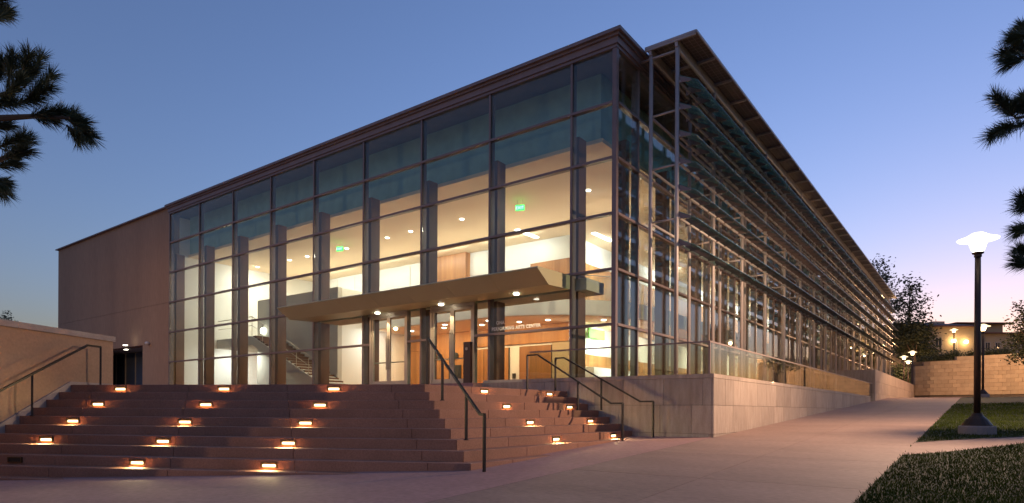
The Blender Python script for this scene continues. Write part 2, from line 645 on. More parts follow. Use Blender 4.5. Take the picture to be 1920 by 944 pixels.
# ------------------------------------------------------------------ stone walls
def stone_face(parent, A, B, rows, m, pitch, seed, thick=0.05, clip=None, name='stone', vary=0.25, gap=0.004, nrm=None):
    """Courses of stones along A->B. rows: list of (z0, z1). clip(s) -> lowest z shown at distance s."""
    rr = random.Random(seed)
    A, B = Vector(A), Vector(B)
    ln = (B - A).length
    t = (B - A) / ln
    n = Vector((t.y, -t.x)) if nrm is None else Vector(nrm)
    for ri, (z0, z1) in enumerate(rows):
        d = -pitch * (0.5 if ri % 2 else 0.15)
        while d < ln:
            w = pitch * rr.uniform(1 - vary, 1 + vary)
            a, b = max(0, d), min(ln, d + w)
            d += w
            if b - a < 0.06:
                continue
            if clip and z1 < max(clip(a), clip(b)) - 0.3 and z1 < min(clip(a), clip(b)):
                continue
            pa, pb = A + t * (a + gap), A + t * (b - gap)
            o = thick + rr.uniform(-0.0015, 0.0015)
            MB().prism([pa + n * o, pb + n * o, pb, pa], z0 + gap, z1 - gap).build(name, m, parent)


WX, WY = 2.91, -0.5
WT = 0.90
tw = thing('terrace_wall', 'pink travertine retaining wall with square corner beneath glass guardrail', 'wall')
T = 0.05
# core of the wall (L-shaped) and stones on its two faces
MB().prism([(-2.75, WY + T), (WX - T, WY + T), (WX - T, 26.1 - T), (WX - 0.55, 26.1 - T), (WX - 0.55, WY + 0.55), (-2.75, WY + 0.55)],
           -1.6, WT - 0.10).build('wall_core', 'core', tw)
rows = [(-1.12, -0.56), (-0.56, 0.14), (0.14, 0.80)]
stone_face(tw, (-2.75, WY + T), (WX - T, WY + T), rows, 'stone', 0.95, 1)
stone_face(tw, (WX - T, WY), (WX - T, 26.1), [(-1.12, -0.56), (-0.56, 0.14), (0.14, 0.80)], 'stone', 0.80, 2, clip=lambda s: gz(WX, WY + s), vary=0.55)
stone_face(tw, (WX, 26.1 - T), (WX - 0.55, 26.1 - T), [(-0.56, 0.14), (0.14, 0.80)], 'stone', 0.6, 3, nrm=(0, 1))
d = -2.75
while d < WX - 0.01:
    e = min(WX, d + 1.42)
    MB().prism([(d + .003, WY - 0.005), (e - .003 if e < WX else WX + 0.005, WY - 0.005), (e - .003 if e < WX else WX + 0.005, WY + 0.6), (d + .003, WY + 0.6)], 0.803, WT).build('cap_stone', 'stone', tw)
    d = e
d = WY + 0.606
while d < 26.1:
    e = min(26.1, d + 1.5)
    MB().prism([(WX - 0.6, d + .003), (WX + 0.005, d + .003), (WX + 0.005, e - .003), (WX - 0.6, e - .003)], 0.803, WT).build('cap_stone', 'stone', tw)
    d = e

tag(MB().prism([(-1.2, WY + 0.52), (WX - 0.52, WY + 0.52), (WX - 0.52, 55), (-0.05, 55), (-0.05, 0.0), (-1.2, -0.005)], 0.3, 0.845).build('terrace', 'plaza'), kind='structure')

w2 = thing('far_terrace_wall', 'taller travertine wall beyond the end of the glass guardrail', 'wall')
Y2, Y2E, W2T = 28.1, 61.0, 2.56
MB().prism([(0.4, Y2 + T), (WX - T, Y2 + T), (WX - T, Y2E), (0.4, Y2E)], 0.0, W2T - 0.01).build('wall_core', 'core', w2)
rows2 = [(0.40, 1.12), (1.12, 1.84), (1.84, W2T)]
stone_face(w2, (0.4, Y2 + T), (WX - T, Y2 + T), rows2, 'stone', 0.95, 5)
stone_face(w2, (WX - T, Y2), (WX - T, Y2E), rows2, 'stone', 1.15, 6, vary=0.4)

# glass guardrail standing on the wall
gr = thing('glass_guardrail', 'clear glass guardrail with slim top rail along the travertine wall', 'guardrail')
GX, GY, GT = WX - 0.16, WY + 0.16, 1.695
MB().tube([(-3.5 + 0.9, GY, GT), (GX, GY, GT), (GX, Y2 - 0.02, GT)], 0.02, square=True).build('top_rail', 'frame', gr)
xs = [-2.6, -1.25, 0.1, 1.45, GX]
for a, b in zip(xs, xs[1:]):
    bx('glass_panel', 'guard_glass', gr, a + 0.01, b - 0.01, GY - 0.008, GY + 0.008, WT - 0.02, GT - 0.015)
ys = frange(GY, 26.0, 18) + [27.2, Y2 - 0.01]
for a, b in zip(ys, ys[1:]):
    bx('glass_panel', 'guard_glass', gr, GX - 0.008, GX + 0.008, a + 0.01, b - 0.01, (WT - 0.02) if b < 26.3 else 0.83, GT - 0.015)
MB().box(GX - 0.022, GX + 0.022, GY - 0.022, GY + 0.022, WT - 0.01, GT).build('corner_post', 'frame', gr)

# wall along the other side of the stair
sw = thing('stair_wall', 'tan stucco wall with pale stone coping along the open end of the stair', 'wall')
BK = -LD
OUT = Vector((-0.866, -0.5))
p0, p1 = Lk(1) + BK * 1.36, Lk(1) - BK * 9.0
MB().prism([p0 + OUT * 0.03, p0 + OUT * 0.55, p1 + OUT * 0.55, p1 + OUT * 0.03], -2.4, 1.655).build('wall_body', 'stucco2', sw)
for i in range(4):
    a, b = p0 + BK * 0.04 - BK * (i * 2.75 + .003), p0 + BK * 0.04 - BK * (min(i * 2.75 + 2.75, 10.3) - .003)
    MB().prism([a - OUT * 0.01, a + OUT * 0.6, b + OUT * 0.6, b - OUT * 0.01], 1.657, 1.785).build('coping_stone', 'coping', sw)
# pale stringer that follows the steps
vsA = [Lk(0.2) + OUT * 0.028, Lk(11) + OUT * 0.028]
sa, sb = Lk(1) + BK * 1.3 - OUT * 0.0, Lk(12)
s0 = Lk(1) + BK * 0.0
pts = []
for q, z in ((Lk(1) + BK * 1.3, 0.60), (Lk(1), 0.60), (Lk(12), 0.60 - 11 * RISE)):
    for off in (0.045, -0.012):
        pts += [(q.x + OUT.x * off, q.y + OUT.y * off, z - 0.5), (q.x + OUT.x * off, q.y + OUT.y * off, z)]
MB().add(pts, [(0, 1, 3, 2), (2, 3, 7, 6), (6, 7, 11, 10), (10, 11, 9, 8), (8, 9, 5, 4), (4, 5, 1, 0), (1, 5, 7, 3), (5, 9, 11, 7),
               (0, 2, 6, 4), (4, 6, 10, 8)]).build('stringer', 'coping', sw)


# ------------------------------------------------------------------ handrails
def handrail(label, pts, posts, r=0.021):
    """pts: the rail line; posts: (point on rail, base z)."""
    h = thing('handrail', label, 'handrail', (posts[0][0][0], posts[0][0][1], posts[0][1]), 'dark steel stair handrails')
    o = Vector(h.location)
    MB().tube([Vector(p) - o for p in pts], r, square=True).build('rail', 'rail', h)
    for (p, zb) in posts:
        p = Vector(p)
        a = Vector((p.x, p.y, zb))
        MB().tube([a - o, p - o], r * 0.95, square=True).build('post', 'rail', h)
        MB().lathe([(0.045, 0), (0.045, 0.012)], 10).build('foot_plate', 'rail', h, loc=a - o)
    return h


def v3(p, z):
    return Vector((p[0], p[1], z))


# along the stucco wall
off = -OUT * 0.30
a0 = Lk(1) + BK * 0.55 + off
a1 = Lk(1) + BK * 0.15 + off
a2 = Lk(11.5) + off
zt = NZ(1) + 0.92
handrail('dark steel handrail on the stair beside the tan stucco wall',
         [v3(a0, zt), v3(a1, zt), v3(a2, zt - 10.5 * RISE)],
         [(v3(a0, zt), NZ(1)), (v3(Lk(5.0) + off, zt - 4.0 * RISE - 0.03), NZ(5)), (v3(a2, zt - 10.5 * RISE), NZ(11) - 0.1)])
# down the turning corner of the stair
RD = Vector((0.33, -0.204))
ro = Vector((0.05, 0.12))
b0, b1 = Rk(1) - RD * 0.75 + ro, Rk(1) - RD * 0.55 + ro
b2, b3 = Rk(9) + RD * 0.30 + ro, Rk(9) + RD * 0.85 + ro
zt = NZ(1) + 0.98
zb = NZ(9) + 0.80
zz = lambda k: zt + (zb - zt) * (k - 0.45) / (9.3 - 0.45)
handrail('dark steel handrail running down the projecting corner of the stair',
         [v3(b0, zt), v3(b1, zt), v3(b2, zb), v3(b3, zb)],
         [(v3(b0, zt), NZ(1)), (v3(Rk(3) + RD * 0.4 + ro, zz(3.4)), NZ(3)), (v3(Rk(7) + RD * 0.4 + ro, zz(7.4)), NZ(7)), (v3(b3, zb), gz(b3.x, b3.y) - 0.02)])
for yy, xt, x0, x1, xb, lab in ((-0.75, -1.44, -1.15, 1.12, 1.47, 'dark steel handrail close against the travertine wall of the stair'),
                               (-1.95, -1.55, -1.22, 0.92, 1.23, 'dark steel handrail set out from the travertine wall, second from it')):
    zt, zb = 1.44, 0.23 - 0.06 * (yy < -1)
    zr = lambda x: zt + (zb - zt) * (x - x0) / (x1 - x0)
    handrail(lab, [(xt, yy, zt), (x0, yy, zt), (x1, yy, zb), (xb, yy, zb)],
             [((xt, yy, zt), NZ(1)), ((0.0, yy, zr(0.0)), NZ(4)), ((xb, yy, zb), gz(xb, yy) - 0.02)])

# ------------------------------------------------------------------ recessed step lights
sl_frame = MB()
for b in ((-0.15, 0.15, -0.012, 0.02, 0.032, 0.05), (-0.15, 0.15, -0.012, 0.02, -0.05, -0.032), (-0.15, -0.13, -0.012, 0.02, -0.032, 0.032), (0.13, 0.15, -0.012, 0.02, -0.032, 0.032)):
    sl_frame.box(*b)
sl_hood = MB().add([(-0.13, -0.006, 0.032), (0.13, -0.006, 0.032), (0.13, 0.0, 0.008), (-0.13, 0.0, 0.008), (-0.13, 0.02, 0.032), (0.13, 0.02, 0.032)],
                   [(0, 1, 2, 3), (0, 3, 4), (1, 5, 2), (3, 2, 5, 4)]).mesh('hood', 'bronze')
sl_frame = sl_frame.mesh('frame', 'bronze')
sl_lens = MB().box(-0.115, 0.115, -0.001, 0.02, -0.030, 0.010).mesh('lens', 'steplens')
SLD = lamp_data('AREA', 7.5, (1.0, 0.74, 0.34), 0.24, 0.05)


def step_light(p, nrm, z, label, grp):
    ang = math.atan2(nrm[1], nrm[0]) + math.pi / 2
    t = thing('step_light', label, 'step light', (p[0] + nrm[0] * 0.004, p[1] + nrm[1] * 0.004, z), grp, ang)
    link('frame', sl_frame, t)
    link('hood', sl_hood, t)
    link('lens', sl_lens, t)
    o = put_light('glow', SLD, (0, -0.03, -0.005), (0, -1, -0.9), t)
    return t


NL = (0.456, -0.890)
ORD = {1: 'top', 3: 'third', 5: 'fifth', 7: 'seventh', 9: 'ninth'}
for k, xsn in ((1, (226, 420, 626)), (3, (184, 386, 600)), (5, (137, 347, 573)), (7, (87, 306, 541)), (9, (258, 505))):
    for i, px in enumerate(xsn):
        p = on_plane(px, 750, v3(Rk(k), 0), v3(NL, 0))
        pos = ['closest to the stucco wall', 'midway along', 'toward the corner handrail'][i + (1 if k == 9 else 0)]
        step_light(p, NL, NZ(k) - 0.088, 'lit step light in the %s riser of the long flight, %s' % (ORD[k], pos), 'step lights in the long flight')
for k, xsn in ((1, (908, 1030)), (3, (950, 1068)), (5, (994, 1107)), (7, (1043, 1150))):
    for i, px in enumerate(xsn):
        p = on_plane(px, 750, v3(Rk(k), 0), (1, 0, 0))
        pos = ['toward the corner handrail', 'close to the travertine wall'][i]
        step_light(p, (1, 0), NZ(k) - 0.088, 'lit step light in the %s riser of the short flight, %s' % (ORD[k], pos), 'step lights in the short flight')
# dark unlit vent low in the long flight
p = on_plane(28, 857, v3(Rk(9), 0), v3(NL, 0))
vt = thing('dead_step_light', 'dark unlit step light slot low beside the tan stucco wall', 'step light', (p.x + NL[0] * 0.004, p.y + NL[1] * 0.004, NZ(9) - 0.088), None, math.atan2(NL[1], NL[0]) + math.pi / 2)
link('frame', sl_frame, vt)
MB().box(-0.13, 0.13, -0.002, 0.02, -0.032, 0.032).build('lens', 'dark', vt)

# ------------------------------------------------------------------ the performing arts building
bd = thing('arts_building', 'glass and brown stucco performing arts building with louvered long side', 'building')
FL = 0.85
ZT = [0.85, 2.37, 3.89, 5.42, 6.95, 8.47, 9.96]
MX = [0.0] + [-(1.40 + 3.0 * i) for i in range(9)]
MY = [0.0] + [1.40 + 3.0 * i for i in range(18)]
YE = MY[-1]
XE = -40.6
CEIL, SET = 7.90, 0.92
DOORS = [(-9.93, -8.07), (-6.87, -5.03)]
DT = 3.36

# roof and fascia
MB().box(MX[-1] - 0.04, 0.10, -0.10, YE + 0.1, 10.02, 10.20).build('roof_slab', 'fascia', bd)
MB().box(XE + 0.41, MX[-1] - 0.05, 0.51, YE, 10.02, 10.20).build('roof_slab', 'fascia', bd)
MB().box(MX[-1] - 0.06, 0.16, -0.16, YE + 0.16, 10.201, 10.275).build('roof_edge', 'fascia', bd)
MB().box(MX[-1] - 0.08, 0.24, -0.24, YE + 0.24, 10.276, 10.37).build('roof_cap', 'fascia', bd)
MB().box(XE - 0.14, MX[-1] - 0.085, -0.14, YE + 0.2, 10.30, 10.36).build('roof_cap', 'fascia', bd)
MB().box(MX[-1], 0.06, -0.06, 0.10, 9.93, 10.018).build('head_rail', 'frame', bd)
MB().box(-0.10, 0.06, 0.103, YE, 9.93, 10.018).build('head_rail', 'frame', bd)

# stucco end of the front, with a loggia opening
g = 0.006
bx('stucco_panel', 'stucco', bd, XE, MX[-1] - 0.04, 0.0, 0.5, 5.44 + g, 10.298)
bx('stucco_panel', 'stucco', bd, -28.4, MX[-1] - 0.04, 0.0, 0.5, -0.5, 5.44 - g)
bx('stucco_panel', 'stucco', bd, -34.0, -28.4 - g, 0.0, 0.5, 3.40, 5.44 - g)
bx('stucco_panel', 'stucco', bd, XE, -34.0 - g, 0.0, 0.5, -0.5, 5.44 - g)
bx('end_wall', 'stucco', bd, XE, XE + 0.4, 0.505, YE, -0.5, 10.298)
bx('joint_backing', 'core', bd, XE + 0.01, MX[-1] - 0.05, 0.03, 0.49, 5.40, 5.48)
bx('loggia_ceiling', 'grey', bd, -40.1, -28.4, 0.505, 5.2, 3.42, 3.6)
bx('loggia_back', 'void', bd, -40, -26, 5.21, 5.4, 0, 10)
bx('loggia_side', 'stucco', bd, -28.4, -28.1, 0.505, 5.2, 0.0, 3.41)
for i in range(8):
    x = -39.6 + 1.4 * i
    bx('loggia_glass', 'logglass', bd, x + 0.03, x + 1.37, 2.0, 2.02, 0.52, 3.40)
    bx('loggia_mullion', 'alu', bd, x - 0.03, x + 0.03, 1.96, 2.06, 0.52, 3.41)
for (px, py) in ((235, 648), (236, 656)):
    p = on_z(px, py, 3.40)
    MB().lathe([(0.11, 0), (0.11, 0.02)], 12).build('loggia_downlight', 'down', bd, loc=(p.x, p.y, 3.395))

# plinth beneath the front glass
bx('plinth', 'stone', bd, MX[-1] - 0.03, -10.4, -0.12, 0.35, 0.2, 0.845)
bx('plinth', 'stone', bd, -4.6, 0.0, -0.12, 0.35, 0.2, 0.845)
bx('door_sill', 'alu', bd, -10.4, -4.6, -0.124, 0.35, 0.2, 0.848)

# curtain wall: mullions, transoms, panes
for i, x in enumerate(MX[1:]):
    bx('mullion', 'frame', bd, x - 0.035, x + 0.035, -0.03, 0.20, FL, 9.93)
bx('corner_mullion', 'frame', bd, -0.09, 0.04, -0.04, 0.09, FL, 9.93)
for y in MY[1:]:
    bx('mullion', 'frame', bd, -0.20, 0.03, y - 0.035, y + 0.035, FL, 9.93)
for z in ZT[1:-1]:
    segs = [(MX[-1], -0.092)]
    if z < 3:
        segs = [(MX[-1], DOORS[0][0] - 0.05), (DOORS[0][1] + 0.05, DOORS[1][0] - 0.05), (DOORS[1][1] + 0.05, -0.092)]
    for a, b in segs:
        bx('transom', 'frame', bd, a, b, -0.055, 0.10, z - 0.035, z + 0.035)
    bx('transom', 'frame', bd, -0.10, 0.055, 0.092, YE, z - 0.035, z + 0.035)
bx('sill_rail', 'alu', bd, -4.6, -0.092, -0.05, 0.10, FL - 0.004, FL + 0.08)
bx('sill_rail', 'alu', bd, MX[-1], -10.4, -0.05, 0.10, FL - 0.004, FL + 0.08)
bx('sill_rail', 'alu', bd, -0.10, 0.05, 0.092, YE, FL - 0.004, FL + 0.08)


def paneA(x0, x1, z0, z1):
    bx('glass_pane', 'glass', bd, x0, x1, 0.006, 0.026, z0, z1)


for i in range(len(MX) - 1):
    x1, x0 = MX[i] - 0.036, MX[i + 1] + 0.036
    if i == 0:
        x1 = -0.092
    for j in range(6):
        z0, z1 = ZT[j] + 0.036, ZT[j + 1] - 0.036
        if i in (2, 3) and j < 2:
            dr = DOORS[1] if i == 2 else DOORS[0]
            a, b = dr[0] - 0.05, dr[1] + 0.05
            if j == 0:
                paneA(x0, a, z0, z1); paneA(b, x1, z0, z1)
            else:
                paneA(x0, a, z0, z1); paneA(b, x1, z0, z1)
                paneA(a, b, 3.47, z1)
            continue
        paneA(x0, x1, z0, z1)
pane_mesh = {}
for i in range(len(MY) - 1):
    y0, y1 = MY[i] + (0.092 if i == 0 else 0.036), MY[i + 1] - 0.036
    for j in range(6):
        bx('glass_pane', 'glass', bd, -0.026, -0.006, y0, y1, ZT[j] + 0.036, ZT[j + 1] - 0.036)

# doors
for a, b in DOORS:
    bx('door_jamb', 'alu', bd, a - 0.05, a + 0.03, -0.06, 0.12, FL, 3.46)
    bx('door_jamb', 'alu', bd, b - 0.03, b + 0.05, -0.06, 0.12, FL, 3.46)
    bx('door_head', 'alu', bd, a + 0.03, b - 0.03, -0.055, 0.115, DT, 3.46)
    mid = (a + b) / 2
    for u0, u1, hs in ((a + 0.032, mid - 0.004, 1), (mid + 0.004, b - 0.032, -1)):
        lf = MB()
        lf.box(u0, u0 + 0.08, -0.03, 0.03, FL + 0.01, DT - 0.005).box(u1 - 0.08, u1, -0.03, 0.03, FL + 0.01, DT - 0.005)
        lf.box(u0 + 0.08, u1 - 0.08, -0.029, 0.029, FL + 0.01, FL + 0.16).box(u0 + 0.08, u1 - 0.08, -0.029, 0.029, DT - 0.10, DT - 0.005)
        leaf = lf.build('door', 'alu', bd)
        bx('door_glass', 'glass', leaf, u0 + 0.08, u1 - 0.08, -0.006, 0.006, FL + 0.16, DT - 0.10)
        bx('push_bar', 'alu', leaf, u0 + 0.08, u1 - 0.08, 0.04, 0.07, 1.66, 1.70)
        hx = u1 - 0.04 if hs > 0 else u0 + 0.04
        MB().tube([(hx, -0.09, 1.4), (hx, -0.09, 2.6)], 0.018).tube([(hx, -0.09, 1.5), (hx, -0.02, 1.5)], 0.012).tube([(hx, -0.09, 2.5), (hx, -0.02, 2.5)], 0.012).build('handle', 'alu', leaf)

# entrance canopy
CA, CB = -13.3, -1.40
sec = [(0.0, 3.46), (-1.10, 3.42), (-1.66, 3.79), (-1.62, 3.83), (0.0, 3.86)]
xs = [CA + (CB - CA) * i / 7 for i in range(8)]
can = None
for i in range(7):
    a, b = xs[i] + 0.004, xs[i + 1] - 0.004
    vs = [(a, y - 0.06, z) for y, z in sec] + [(b, y - 0.06, z) for y, z in sec]
    n = 5
    mb = MB().add(vs, [tuple(range(n)), tuple(reversed(range(n, 2 * n)))] + [((k + 1) % n, k, n + k, n + (k + 1) % n) for k in range(n)])
    mb.build('canopy_panel', 'canopy', bd)
bx('canopy_inner', 'grey', bd, CA, -1.02, 0.22, 1.25, 3.46, 3.80)
for px, py in ((708, 587), (827, 571), (968, 551)):
    p = on_z(px, py, 3.435)
    y = max(-0.95, min(-0.35, p.y))
    MB().lathe([(0.085, 0), (0.085, 0.03)], 14).build('canopy_downlight', 'down', bd, loc=(p.x, y, 3.405))
    put_light('canopy_glow', lamp_data('SPOT', 110, (1, 0.76, 0.45)), (p.x, y, 3.38), (0, 0, -1), bd).data.spot_size = rad(110)


# lettering on the glass beside the doors
def lettering(body, x, z, h, parent, name='lettering'):
    c = bpy.data.curves.new(name, 'FONT')
    c.body = body
    c.size = h * 1.42
    c.extrude = 0.002
    c.space_character = 1.12
    c.offset = 0.005
    o = bpy.data.objects.new(name, c)
    COL.objects.link(o)
    dg = bpy.context.evaluated_depsgraph_get()
    me = bpy.data.meshes.new_from_object(o.evaluated_get(dg))
    bpy.data.objects.remove(o)
    me.materials.append(M['signw'])
    q = link(name, me, parent, (x, -0.004, z))
    q.rotation_euler = (rad(90), 0, 0)
    return q


l2 = lettering('PERFORMING ARTS CENTER', -4.30, 2.475, 0.105, bd)
wid = max(v.co.x for v in l2.data.vertices)
l2.scale = (1.86 / wid, 1, 1)
l1 = lettering('ONA', -4.12, 2.665, 0.105, bd)
l1.scale = (1.86 / wid, 1, 1)

# ------------------------------------------------------------------ interior
TY, TX = 8.8, -6.8
bx('lobby_floor', 'carpet', bd, MX[-1], -0.12, 0.12, YE, 0.5, FL - 0.006)
ceiling = MB().prism([(MX[-1] + 0.02, SET), (-SET, SET), (-SET, YE - 0.5), (TX, YE - 0.5), (TX, TY + 0.3), (MX[-1] + 0.02, TY + 0.3)], CEIL, CEIL + 0.12)
ceiling.build('ceiling', 'ceil', bd)
MB().prism([(MX[-1] + 0.02, SET + 0.10), (-SET - 0.10, SET + 0.10), (-SET - 0.10, YE - 0.5), (-SET - 0.3, YE - 0.5), (-SET - 0.3, SET + 0.3), (MX[-1] + 0.02, SET + 0.3)], CEIL + 0.121, 9.99).build('ceiling_upstand', 'void', bd)
bx('lobby_end_wall', 'white', bd, MX[-1] - 0.3, MX[-1] + 0.02, 0.51, TY + 0.3, 0.2, 9.9)
bx('theatre_wall', 'white', bd, MX[-1] + 0.02, TX, TY, TY + 0.3, 0.5, CEIL - 0.002)
bx('theatre_wall', 'white', bd, TX - 0.3, TX, TY + 0.302, YE, 0.5, CEIL - 0.002)
bx('gallery_end_wall', 'stucco', bd, XE, 0.0, YE - 0.05, YE + 0.05, 0.0, 10.0)
# piers behind each mullion
for x in MX[1:]:
    bx('pier', 'pier', bd, x - 0.16, x + 0.05, 0.32, 0.74, FL, CEIL + 0.06)
for y in MY[1:]:
    bx('pier', 'pier', bd, -0.74, -0.32, y - 0.10, y + 0.10, FL, CEIL + 0.06)
# second-floor balcony with curved front
arc = [(-9.6 + 6 * math.sin(t), 11.6 - 6 * math.cos(t)) for t in frange(0, math.pi / 2, 14)]
bp = [(-16.4, 5.6)] + arc + [(-3.6, YE - 0.5), (TX, YE - 0.5), (TX, TY), (-16.4, TY)]
MB().prism(bp, 3.98, 4.62).build('balcony', 'white', bd)
soff = [(-16.35, 5.66)] + [(-9.6 + 5.92 * math.sin(t), 11.6 - 5.92 * math.cos(t)) for t in frange(0, math.pi / 2, 14)] + [(-3.68, YE - 0.6), (TX + .02, YE - 0.6), (TX + .02, TY - .02), (-16.35, TY - .02)]
MB().prism(soff, 3.955, 3.978).build('balcony_soffit', 'ceil', bd)
edge = [(-16.4, 5.66)] + [(-9.6 + 5.94 * math.sin(t), 11.6 - 5.94 * math.cos(t)) for t in frange(0, math.pi / 2, 14)] + [(-3.66, 26)]
rl = MB().tube([(x, y, 5.66) for x, y in edge], 0.022).build('balcony_rail', 'alu', bd)
for (xa, ya), (xb, yb) in zip(edge, edge[1:-1]):
    d_ = Vector((xb - xa, yb - ya)); n_ = Vector((d_.y, -d_.x)).normalized() * 0.006
    A_, B_ = Vector((xa, ya)), Vector((xb, yb))
    MB().prism([A_ - n_, A_ + n_, B_ + n_, B_ - n_], 4.6, 5.6).build('balcony_glass', 'guard_glass', rl)
# wood linings and doors on the theatre block
bx('wood_panel', 'wood', bd, -15.1, -12.7, TY - 0.35, TY - 0.002, 4.63, CEIL - 0.004)
bx('wood_panel', 'wood', bd, -8.95, TX + 0.02, TY - 0.06, TY - 0.002, 4.63, 6.85)
bx('wood_panel', 'wood', bd, TX + 0.002, TX + 0.06, TY - 0.058, 50, 4.63, 6.85)
bx('upper_door', 'dark', bd, -18.95, -17.65, TY - 0.05, TY - 0.002, 4.6, 6.45)
for x in (-23.2, -21.6, -19.6, -17.0, -15.7):
    bx('wall_joint', 'grey', bd, x, x + 0.03, TY - 0.012, TY - 0.001, 0.9, CEIL - 0.1)
bx('wall_joint', 'grey', bd, -25.3, -15.2, TY - 0.011, TY - 0.001, 6.55, 6.58)
bx('wood_panel', 'wood', bd, -15.1, -12.6, TY - 0.35, TY - 0.002, FL, 3.1)
for x in (-14.4, -13.3):
    MB().lathe([(0.17, 0), (0.17, 0.05)], 16).build('wall_speaker', 'dark', bd, loc=(x, TY - 0.36, 2.72)).rotation_euler = (rad(90), 0, 0)
bx('notice_board', 'dark', bd, -13.75, -12.95, TY - 0.40, TY - 0.351, 1.55, 2.25)
bx('service_door', 'dark', bd, -18.35, -17.45, TY - 0.06, TY - 0.002, FL, 2.75)
for a, b, m_ in ((-12.58, -11.75, 'wood'), (-11.73, -11.0, 'wood_d'), (-10.95, -10.2, 'wood'), (-9.55, -8.6, 'wood_d'), (-8.58, -7.75, 'wood_d')):
    bx('wood_door', m_, bd, a, b, TY - 0.08, TY - 0.002, FL, 3.0)
    bx('door_edge', 'dark', bd, b + 0.002, b + 0.03, TY - 0.078, TY - 0.003, FL, 3.0)
bx('wood_frieze', 'wood', bd, -20.5, TX, TY - 0.10, TY - 0.002, 3.12, 3.95)
bx('wood_panel', 'wood', bd, -20.5, -18.45, TY - 0.09, TY - 0.002, FL, 3.11)
bx('wood_panel', 'wood', bd, -17.35, -15.12, TY - 0.09, TY - 0.002, FL, 3.11)
bx('stone_lining', 'house', bd, -7.72, TX + 0.0, TY - 0.05, TY - 0.003, FL, 3.11)
bx('wall_plate', 'dark', bd, -10.0, -9.8, TY - 0.03, TY - 0.002, 1.5, 1.75)
bx('wood_panel', 'wood', bd, TX + 0.002, TX + 0.05, 9.3, 50, 2.05, 2.62)
bx('wood_panel', 'wood', bd, TX + 0.002, TX + 0.055, 13.6, 50, FL, 2.04)
bx('ticket_counter', 'white', bd, TX + 0.06, TX + 0.9, 9.4, 13.2, FL, 1.95)
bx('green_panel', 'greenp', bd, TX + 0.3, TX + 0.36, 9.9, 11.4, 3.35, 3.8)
# grey stair enclosure and the stair in front of it
bx('stair_enclosure', 'grey', bd, -23.9, -17.0, 4.0, 4.25, FL, 5.92)
bx('stair_enclosure', 'white', bd, -17.25, -17.0, 4.252, TY, FL, 5.9)
bx('upper_floor', 'white', bd, MX[-1] + 0.03, -16.42, 5.62, TY, 4.0, 4.6)
lst = MB()
SX0, SX1, SZ0, SZ1, SY0, SY1 = -16.3, -22.0, FL, 3.72, 2.5, 3.98
vs = [(SX0, y, SZ0) for y in (SY0, SY1)] + [(SX0 + 0.35, y, SZ0 + 0.16) for y in (SY0, SY1)] + [(SX1, y, SZ1) for y in (SY0, SY1)] + [(SX1, y, SZ1 - 0.42) for y in (SY0, SY1)] + [(SX0 - 0.75, y, SZ0) for y in (SY0, SY1)]
lst.add(vs, [(0, 8, 6, 4, 2), (1, 3, 5, 7, 9), (2, 4, 5, 3), (4, 6, 7, 5), (6, 8, 9, 7), (0, 2, 3, 1)])
lst.build('lobby_stair', 'grey', bd)
for i in range(17):
    t = (i + 0.5) / 17
    x, z = SX0 + 0.1 + (SX1 - SX0 - 0.1) * t, SZ0 + 0.17 + (SZ1 - SZ0 - 0.17) * t
    bx('stair_tread', 'pier', bd, x - 0.16, x + 0.18, SY0 + 0.06, SY1 - 0.005, z - 0.03, z + 0.09)
bx('stair_landing', 'grey', bd, MX[-1] + 0.03, SX1 - 0.003, SY0, SY1 + 1.6, 3.25, SZ1)
rp = [(SX0 + 0.2, SY0 + 0.03, SZ0 + 1.1), (SX1, SY0 + 0.03, SZ1 + 1.0), (MX[-1] + 0.1, SY0 + 0.03, SZ1 + 1.0)]
srl = MB().tube(rp, 0.022).tube([(a, b, c - 0.45) for a, b, c in rp], 0.012).build('stair_rail', 'alu', bd)
for i in range(7):
    t = i / 6
    x, z = SX0 + (SX1 - SX0) * t, SZ0 + (SZ1 - SZ0) * t
    MB().tube([(x, SY0 + 0.03, z), (x, SY0 + 0.03, z + 1.05)], 0.016).build('rail_post', 'alu', srl)
for px, py in ((494, 621), (537, 663), (563, 687)):
    p = on_plane(px, py, (0, 3.93, 0), (0, 1, 0))
    MB().lathe([(0.05, -0.16), (0.12, -0.1), (0.14, 0), (0.12, 0.1), (0.05, 0.16)], 14).build('stair_sconce', 'down', bd, loc=(p.x, 3.9, p.z))

# downlights in the lobby ceiling and under the balcony
DLM = MB().lathe([(0.09, 0), (0.09, 0.03)], 14).mesh('downlight', 'down')
for px, py in ((1103, 357), (866, 411), (816, 424), (770, 434), (726, 446), (483, 501), (543, 488), (576, 481), (700, 452), (650, 466)):
    p = on_z(px, py, CEIL)
    link('downlight', DLM, bd, (p.x, p.y, CEIL - 0.02))
for px, py in ((993, 440), (1133, 446)):
    p = on_z(px, py, CEIL)
    bx('linear_light', 'down', bd, p.x - 0.1, p.x + 0.1, p.y - 1.0, p.y + 0.6, CEIL - 0.03, CEIL + 0.01)
DL2 = MB().lathe([(0.10, 0), (0.10, 0.03)], 14).mesh('downlight', 'down')
for x, y in ((-15, 7), (-12.8, 7), (-10.6, 7.2), (-8.6, 7.4), (-12.0, 6.2), (-9.5, 6.3), (-7.2, 7.6), (-5.2, 9), (-5.2, 11), (-5.2, 13.5), (-5.2, 17)):
    link('downlight', DL2, bd, (x, y, 3.93))

